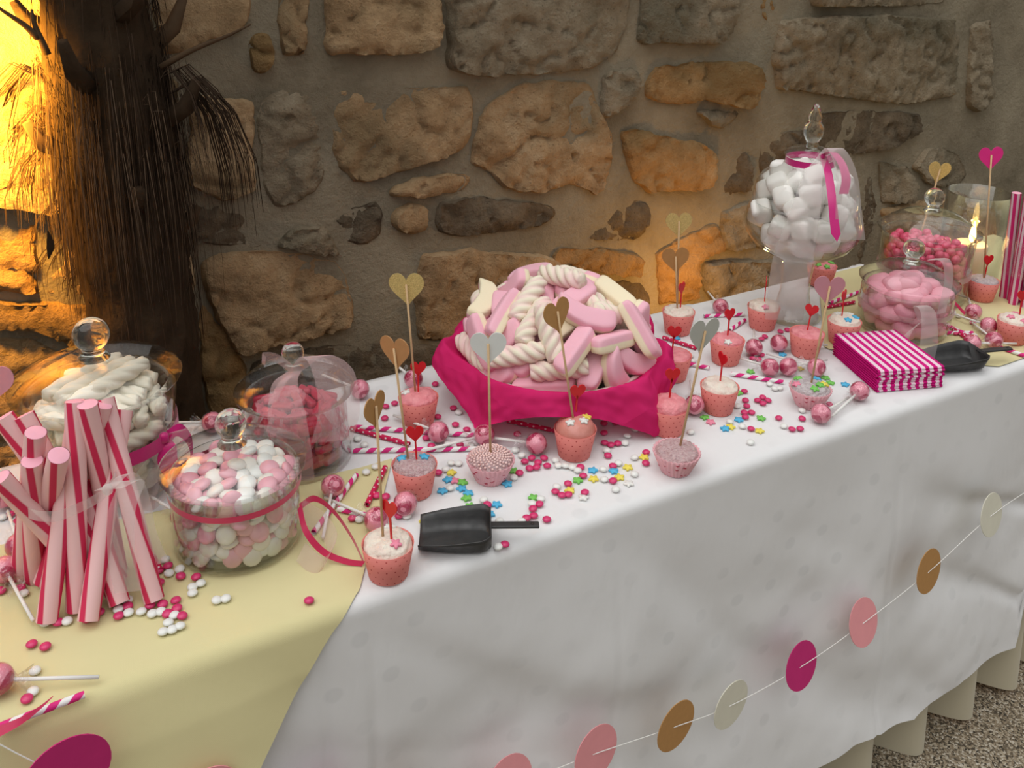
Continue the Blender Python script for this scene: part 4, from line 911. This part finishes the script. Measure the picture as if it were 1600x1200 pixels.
for iS, (p0, p1) in enumerate(SEG):
    ax = p1-p0; n = 14; up_ = ax.normalized(); p0 = p0+V((0, 0, .0106*math.sqrt(max(0, 1-up_.z**2))))
    t = thing('candy_stick', p0, f'striped marshmallow stick in the left bundle, {ORD[iS]} from the left by its top end', 'candy stick', 'striped sticks in the left bundle')
    obj('stick_body', tube([ax*(i/n) for i in range(n+1)], .0106, 20, False), 'stick', t)
    e1 = obj('stick_end', tube([ax*.999, ax], [.0105, .0098], 16, True), 'stick_end', t); obj('stick_end', tube([ax*.001, ax*0], [.0105, .0098], 16, True), 'stick_end', t)
rb_ = lambda a, b, f=1.: L3(a, b, bc, f)
t = thing('sheer_ribbon', bc, 'sheer pale ribbon tied around the left bundle of striped sticks', 'ribbon')
obj('band', ribbon(spline([rb_(40, 800, .99), rb_(60, 806, .955), rb_(90, 806, .94), rb_(120, 795, .935), rb_(150, 780, .94), rb_(168, 765, .95), rb_(180, 740, 1.0), rb_(150, 735, 1.05), rb_(90, 760, 1.05), rb_(40, 790, 1.02), rb_(40, 800, .99)], 60), .013, (.1, -.1, 1)), 'organza_white', t)
obj('tail', ribbon(spline([rb_(168, 765, .945), rb_(200, 740, .95), rb_(222, 770, .945), rb_(235, 830, .94), rb_(255, 880, .94)], 24), .012, (1, -.4, .2)), 'organza_white', t)
obj('tail', ribbon(spline([rb_(168, 765, .945), rb_(205, 752, .955), rb_(190, 800, .94), rb_(190, 870, .93), rb_(200, 925, .925)], 24), .028, (1, -.5, .1)), 'organza_white', t)
obj('knot', superell(.005, .004, .006, 0, .8, 8, 12), 'organza_white', t, rb_(168, 765, .94))
bR = on(1590, 470, TY)
for k in range(9):
    a = k*2.4; r_ = .011*math.sqrt(k)*.95; o = bR+V((r_*math.cos(a), r_*math.sin(a), 0)); ln = rnd(.205, .222); ax = V((rnd(-.010, .004)+.3*r_*math.cos(a), .3*r_*math.sin(a), ln))
    t = thing('candy_stick', o, 'magenta and white striped candy stick in the right-edge bundle', 'candy stick', 'striped sticks in the right bundle')
    obj('stick_body', tube([ax*(i/10) for i in range(11)], .0088, 18, False), 'stick_dark', t); obj('stick_end', tube([ax*.999, ax], [.0087, .0082], 14, True), 'stick_end', t)
t = thing('cellophane_wrap', bR, 'clear cellophane band around the right-edge bundle of striped sticks', 'wrap')
obj('film_band', lathe([(.042, .06), (.043, .10), (.041, .13)], 40), 'film', t)
# ------------------------------------------------------------------ scoops
def scoop(pxb, pyb_, pxt, pyt, label, z=T):
    "lip end at pxb, handle end at pxt"
    a, b = on(pxb, pyb_, z), on(pxt, pyt, z+.012); d = V((b.x-a.x, b.y-a.y, 0)); tot = d.length; ang = math.atan2(d.y, d.x); Lb = tot*.60
    t = thing('scoop', (a.x, a.y, z), label, 'scoop', 'black metal scoops', (0, 0, ang))
    secs = 14; prof = []
    vs, fs, uv = [], [], []; nprof = 21
    for i in range(secs+1):
        f = i/secs; x = Lb*f; w_ = .0225+.0065*math.sin(min(1, f*1.6)*PI/2) if f < .85 else .029-.010*((f-.85)/.15)**2
        h = .015+.011*min(1, f*1.1); rc_ = .010
        for k in range(nprof):
            g = k/(nprof-1)*2-1; ag = abs(g)
            if ag < .6: y = g/.6*(w_-rc_); zz = 0
            elif ag < .78: q = (ag-.6)/.18*PI/2; y = math.copysign(w_-rc_+rc_*math.sin(q), g); zz = min(h, rc_*(1-math.cos(q)))
            else: q = (ag-.78)/.22; y = math.copysign(w_+.007*q, g); zz = min(rc_, h)+max(0, h-rc_)*q
            vs.append((x, y, zz+.0015)); uv.append((f, k/nprof))
    for i in range(secs):
        for k in range(nprof-1):
            q = i*nprof+k; fs.append((q, q+1, q+nprof+1, q+nprof))
    fs.append(tuple(range(secs*nprof, (secs+1)*nprof)))
    ob = obj('scoop_bowl', (vs, fs, uv), 'scoop', t); solid(ob, .0014)
    hd = obj('handle', box(Lb-.002, tot, -.0055, .0055, .021, .0245), 'scoop', t, smooth=False)
    md = hd.modifiers.new('bevel', 'BEVEL'); md.width = .0012; md.segments = 2
    rv = obj('hanging_hole', lathe([(.0012, .0251), (.0022, .0251), (.0022, .0246), (.0012, .0246)], 16), 'wick', t, (tot-.008, 0, -.0003))
scoop(655, 847, 842, 832, 'black metal scoop lying beside the front left cupcake')
scoop(1450, 575, 1578, 553, 'black metal scoop lying behind the striped napkins', TY)
# ------------------------------------------------------------------ napkins
NL = [on(1284, 552), on(1381, 545), on(1382, 622), on(1487, 600)]
nx = (NL[1]-NL[0]); nx.z = 0; ny = (NL[0]-NL[2]); ny.z = 0
wN, dN = .115, .135; angN = math.atan2(nx.y, nx.x)
ctr = (NL[0]+NL[1]+NL[2]+NL[3])/4; ctr.z = T
def napk():
    th = .0036; n = 30; vs, fs, uv = [], [], []   # folded sheet: two leaves joined by a round fold at the front
    path = [(dN/2, 0)]+[(-dN/2+.003+(dN-.003)*(1-i/8), 0) for i in range(1, 8)]
    path += [(-dN/2+.002-.0022*math.sin(PI*i/8), th/2-th/2*math.cos(PI*i/8)) for i in range(9)]+[(-dN/2+.003+(dN-.003)*(i/8), th) for i in range(1, 9)]
    for j in range(n+1):
        x = wN*(j/n-.5)
        for y, z in path: vs.append((x, y+.0006*math.sin(x*500), z+.0005+.0003*noise.noise(V((x*60, y*60, z*900))))); uv.append((x, y))
    P_ = len(path)
    for j in range(n):
        for k in range(P_-1): q = j*P_+k; fs.append((q, q+1, q+P_+1, q+P_))
    return vs, fs, uv
NM = mesh('paper_napkin', napk(), 'napkin')
for k in range(9):
    o = obj('paper_napkin', NM, loc=ctr+V((rnd(-.0015, .0015), rnd(-.002, .002), .0005+k*.0041)), rot=(0, 0, angN+rnd(-.012, .012)), label='topmost magenta and pink striped paper napkin of the stack' if k == 8 else f'striped paper napkin, {ORD[8-k]} from the top of the magenta stack', cat='napkin', group='stacked striped napkins')
    solid(o, .0008, 0)
# ------------------------------------------------------------------ lollipops
RL = .0145
BALLS = []
BALLM = mesh('candy_ball', superell(RL, RL, RL, 0, 1, 16, 28), 'lolly'); 
def wrap_geo(): 
    g = superell(RL*1.06, RL*1.06, RL*1.06, 0, 1, 14, 24); vs = []
    for v in g[0]: q = V(v); vs.append(q*(1+.06*noise.noise(q*160)+.03*noise.noise(q*400)))
    tail = [(RL*.5, RL*.9), (RL*.25, RL*1.15), (RL*.55, RL*1.6), (RL*.75, RL*1.95)]
    tl = lathe(tail, 24, lambda r, z, a, i: (r*(1+.25*math.sin(a*7)*(i/3)), z+.002*math.sin(a*5)*i/3)); return join((vs, g[1], g[2]), tl)
WRAP = mesh('wrapper', wrap_geo(), 'film')
LST = mesh('stick', tube([(0, 0, RL*.8), (0, 0, RL+.075)], .0019, 10), 'lolly_stick')
def lolly(px, py, dx, dy, label, yl=False, elev=-.09):
    z0 = TY if yl else T; p = on(px, py, z0+RL+.001); q = on(px+dx, py+dy, z0+.004); d = V((q.x-p.x, q.y-p.y, 0)).normalized()
    for c_, m_ in [(c_, .0405) for c_ in CUPS.values()]+[(c_, RL*2.14) for c_ in BALLS]:   # rest beside, not inside, the neighbours
        e_ = V((p.x-c_.x, p.y-c_.y, 0))
        if e_.length < m_: p += e_.normalized()*(m_-e_.length)
    BALLS.append(p.copy())
    ax = V((d.x, d.y, elev)).normalized()
    t = thing('lollipop', (p.x, p.y, p.z), label, 'lollipop', 'wrapped pink ball lollipops', frame(ax))
    obj('candy_ball', BALLM, parent=t, rot=(rnd(0, 6), rnd(0, 6), rnd(0, 6))); obj('wrapper', WRAP, parent=t); obj('stick', LST, parent=t)
for a in [(685, 675, -60, -18, 'pink ball lollipop lying left of the paper bowl on the straws'), (757, 680, -50, 20, 'pink ball lollipop below the left corner of the tissue paper'), (838, 693, -80, -6, 'swirled ball lollipop left of the glossy domed cupcake'),
          (633, 787, 20, -40, 'pink ball lollipop touching the blue flower cupcake'), (588, 812, -60, -20, 'pink ball lollipop behind the front left cupcake'), (520, 760, -10, 60, 'pink ball lollipop in front of the crimson candy jar', ),
          (562, 608, -40, -10, 'pink ball lollipop right of the crimson candy jar rim at the back'), (332, 660, -60, 6, 'pink ball lollipop between the wide jar and the squat jar'), (646, 592, -30, -20, 'pink ball lollipop behind the cupcake left of the paper bowl'),
          (1178, 543, 0, -30, 'striped ball lollipop with upright stick before the pedestal jar'), (1217, 536, 30, 8, 'striped ball lollipop left of the small cupcake by the pedestal jar'), (1203, 574, -40, -6, 'swirled ball lollipop, left one of the touching pair'),
          (1231, 573, 60, -8, 'swirled ball lollipop, right one of the touching pair'), (1276, 574, -50, -8, 'ball lollipop under the small cupcake by the napkins'), (1343, 611, -40, 40, 'pale ball lollipop leaning on the napkin stack corner'),
          (1283, 646, 40, -20, 'striped ball lollipop in front of the fluted flower cupcake'), (1126, 479, -20, -20, 'pink ball lollipop at the back edge between cupcakes'), (1088, 632, -8, -40, 'pink ball lollipop half hidden between the domed and whitish cupcakes')]: lolly(*a)
for a in [(1521, 487, -14, -40, 'striped ball lollipop at the end of the crimson ribbon tail'), (1546, 509, -60, -16, 'glossy ball lollipop left of the right-edge cupcake'), (1553, 531, -30, -20, 'pink ball lollipop in front of the right-edge cupcake'), (1519, 536, 40, 6, 'ball lollipop behind the right black scoop'),
          (30, 853, -20, -60, 'glossy ball lollipop left of the striped stick bundle'), (8, 890, 30, 60, 'ball lollipop at the left edge below another'), (6, 775, -20, -20, 'ball lollipop at the left edge behind the bundle'), (286, 806, -30, -10, 'ball lollipop behind the squat almond jar'),
          (-4, 1062, 100, 6, 'large wrapped lollipop at the lower left edge')]: lolly(*a, yl=True)
# ------------------------------------------------------------------ paper straws
def straw(x0, y0, x1, y1, kind, label, yl=False, z=0.):
    z0 = (TY if yl else T)+.0036+z; a, b = on(x0, y0, z0), on(x1, y1, z0)
    obj('paper_straw', tube([(b-a)*(i/6) for i in range(7)], .0034, 12, False), 'straw' if kind == 's' else 'dot_straw', loc=a, label=label, cat='straw', group='paper straws')
for a in [(553, 667, 742, 680, 's', 'magenta spiral straw, rear one left of the paper bowl'), (548, 669, 640, 694, 'd', 'crimson dotted straw lying between two spiral straws'), (552, 704, 752, 701, 's', 'magenta spiral straw running behind the pearl cupcake'),
          (793, 657, 872, 674, 'd', 'crimson dotted straw under the front of the paper bowl'), (1100, 494, 1163, 491, 's', 'magenta spiral straw at the back edge between cupcakes'), (1164, 500, 1140, 516, 's', 'short magenta spiral straw left of the white-topped cupcake'),
          (1036, 527, 1088, 544, 'd', 'crimson dotted straw behind the silver heart'), (1066, 566, 1108, 575, 's', 'magenta spiral straw right of the half-hidden cupcake'), (1142, 584, 1224, 597, 's', 'magenta spiral straw below the touching lollipops')]: straw(*a)
for a in [(557, 742, 490, 832, 's', 'magenta spiral straw right of the squat almond jar'), (602, 730, 573, 789, 'd', 'crimson dotted straw left of the blue flower cupcake'), (528, 795, 606, 812, 's', 'magenta spiral straw behind the front left cupcake'),
          (1474, 506, 1530, 531, 's', 'magenta spiral straw left of the right-edge lollipops'), (1490, 514, 1527, 540, 'd', 'crimson dotted straw in the right-end pile'), (1546, 537, 1602, 556, 's', 'magenta spiral straw behind the right scoop handle'), (1478, 520, 1520, 520, 's', 'magenta spiral straw crossing the dotted one'),
          (-8, 1138, 132, 1085, 's', 'magenta spiral straw at the lower left corner'), (214, 826, 251, 892, 'd', 'crimson dotted straw right of the striped stick bundle'), (1296, 474, 1342, 456, 's', 'magenta spiral straw behind the dusty pink heart'), (1290, 480, 1335, 472, 'd', 'crimson dotted straw behind the dusty pink heart')]: straw(*a, yl=True)
p0 = on(-5, 1145, TY+.008); lr = [on(x, y, TY+z) for x, y, z in ((-8, 1146, .004), (30, 1128, .009), (60, 1108, .011), (83, 1088, .016))]
obj('ribbon_scrap', ribbon([q-p0 for q in spline(lr, 12)], lambda f: .010*(1-f*.9), (.3, .6, .7)), 'red_satin', loc=p0, label='crimson ribbon scrap wound round the lower left straw', cat='ribbon')
# ------------------------------------------------------------------ scattered sugar lentils and flowers
ZA = [  # (scale, ox, oy, [(kind, x, y)...]) readings from enlarged views
 (3, 0, 600, 'w213,1127 p273,1125 w316,1120 p408,1110 w421,1078 p467,1077 p557,1095 w556,1065 p600,1050 w603,1080 w600,1022 w663,1075 p705,1045 w715,1085 p740,1098 p763,1040 w790,1050 p825,1022 p785,1085 p830,1060 w755,1075 w845,1035 p855,1095 w818,1092 w790,1127 w835,1120 w845,1143 w808,1160 w765,1170 p748,938 p745,880 p788,860 w793,895 w843,876 w775,830 p848,908 p920,912 w903,960 w903,987 w942,942 w720,860 p98,963 w112,990 p5,977 p50,610 w12,625 p85,640 p105,600 p120,665'),
 (4, 0, 900, 'w1355,162 w1412,152 p200,437 p285,452 w220,605 w208,733 p170,780'), (1, 0, 0, 'p483,941'),
 (3, 520, 540, 'p248,285 p243,340 p290,270 p480,180 p565,292 w590,313 p492,333 p575,370 p628,393 p437,433 w540,460 p597,465 w648,467 p462,470 w115,437 w147,465 w200,575 w157,600 w555,550 w590,552 p495,595 p865,415 w530,580 p205,710 p248,708 p92,817 w125,822 p310,797 w347,800 p807,932 w775,943 w782,823 w885,825 p908,808 p942,797 p968,787 p938,765 p968,743 p992,735 w935,740 w975,718 w1000,710 p1003,815 p875,597 p922,575 p955,570 p962,548 p932,527 p900,543 p990,527 p1005,563 w885,515 w855,490 w848,618 w550,668 p725,745 w707,722 w660,770'),
 (4.444, 780, 560, 'p125,530 p728,450 p808,447 p728,517 p733,585 p775,600 p823,590 w873,587 w890,537 w945,492 w747,640 p755,675 p738,695 w940,688 p1020,652 p1018,727 p998,470 w865,393 p895,375 w970,330 w1330,510 p1290,520 w392,708 w410,743 w460,745 w508,755 w545,778 p565,755 p790,747 w828,727 w722,770 w940,803 p583,815 p597,840 p478,870 w730,840 p790,850 w810,910 p595,930 w400,890 p390,925 p435,950 p480,945 w375,948 w515,960 w325,960 p335,745 p335,1118 w10,1130 p1265,90 p1260,155 p1110,197'),
 (3.158, 1000, 320, 'p222,725 p207,820 p200,867 p520,965 p527,993 p515,1025 p551,1025 p520,1047 w443,1070 w480,993 p605,950 p580,965 p632,965 p607,980 p515,920 w540,928 w505,1093 p548,1105 p685,1052 p800,1055 p750,1107 p790,1105 w710,1092 w545,1172 p693,625 p617,650 p600,662 p585,763 p555,757 p600,740 w640,885 w665,907 w690,905 p935,985 w800,1015 w250,1125 p727,617 w250,745 w262,770 p235,790 w225,760'),
 (3.333, 1330, 200, 'w555,985 w530,965 p632,1020 p495,1030 p505,1135 p440,1175 p437,1115 p465,1055 w480,1085 w520,1130 w460,1150 p540,1075 p600,1080 w640,1085 p515,935')]
ZS = [(3, 520, 540, 'g515,610 y555,597 b540,630 k570,635 g608,643 b603,672 b513,683 b635,693 g627,717 g645,755 g698,760 b768,747 b735,792 b818,650 y430,825 y495,800 g560,792 g850,590 g940,715'),
      (4.444, 780, 560, 'b650,780 b795,785 y893,760 y835,828 y655,840 w900,872 g545,850 y490,920 y1005,690 w585,970 g1428,412 k1468,445 b1568,490'),
      (3.158, 1000, 320, 'b487,1062 g597,1055 b420,1107 y447,1098 y590,1118 b703,740 g915,855 g940,880 b1012,888 y788,810 g545,825 g485,930 b180,660')]
LP = {c: mesh('sugar_lentil', superell(.0056, .0056, .0031, 0, 1, 8, 14), c) for c in ('pink_candy', 'white_candy')}
seen = []
def free(p, d):
    if any((p-q).length < d for q in seen): return False
    seen.append(p); return True
for p in list(CUPS.values()): pass
def yellow_at(p): 
    s = arc(p); return (s > S0 and p.x < lerp_tab(EDGE, s)) or (p.x > 1.46 if s < arc(ry[0]) else p.x > lerp_tab([(arc(ry[0]), ry[0].x), (arc(ry[1]), ry[1].x), (arc(ry[2])+.03, ry[2].x+.05)], s))
for k, ox, oy, txt in ZA:
    for w_ in txt.split():
        x, y = map(float, w_[1:].split(',')); p = on(ox+x/k, oy+y/k, T+.003)
        if not free(p, .0085) or any((V((p.x, p.y))-V((c.x, c.y))).length < .027 for c in CUPS.values()): continue
        yl = yellow_at(p); p.z = (TY if yl else T)+.0034; c = 'pink' if w_[0] == 'p' else 'white'
        side = 'left' if p.x < .8 else 'right'
        lb = f'{c} sugar lentil scattered on the '+(f'{side} yellow cloth' if yl else ('white cloth around the paper bowl and left cupcakes' if p.x < .72 else 'white cloth right of the paper bowl'))
        obj('sugar_lentil', LP[c+'_candy'], loc=p, rot=(rnd(-.12, .12), rnd(-.12, .12), 0), label=lb, cat='candy', group='sugar lentils scattered on the table')
NMC = dict(g='green', y='yellow', b='blue', k='pink', w='white')
for k, ox, oy, txt in ZS:
    for w_ in txt.split():
        x, y = map(float, w_[1:].split(',')); p = on(ox+x/k, oy+y/k, T+.001)
        if not free(p, .0085) or any((V((p.x, p.y))-V((c.x, c.y))).length < .026 for c in CUPS.values()): continue
        c = NMC[w_[0]]; o = obj('sugar_flower', FLW[c], loc=(p.x, p.y, T+.0004), rot=(rnd(-.08, .08), rnd(-.08, .08), rnd(0, 3)), label=f'flat {c} sugar flower scattered on the white tablecloth '+('left of' if p.x < .72 else 'right of')+' the paper bowl', cat='candy', group='sugar flowers scattered on the table'); o.scale = (1.2, 1.2, 1.1)
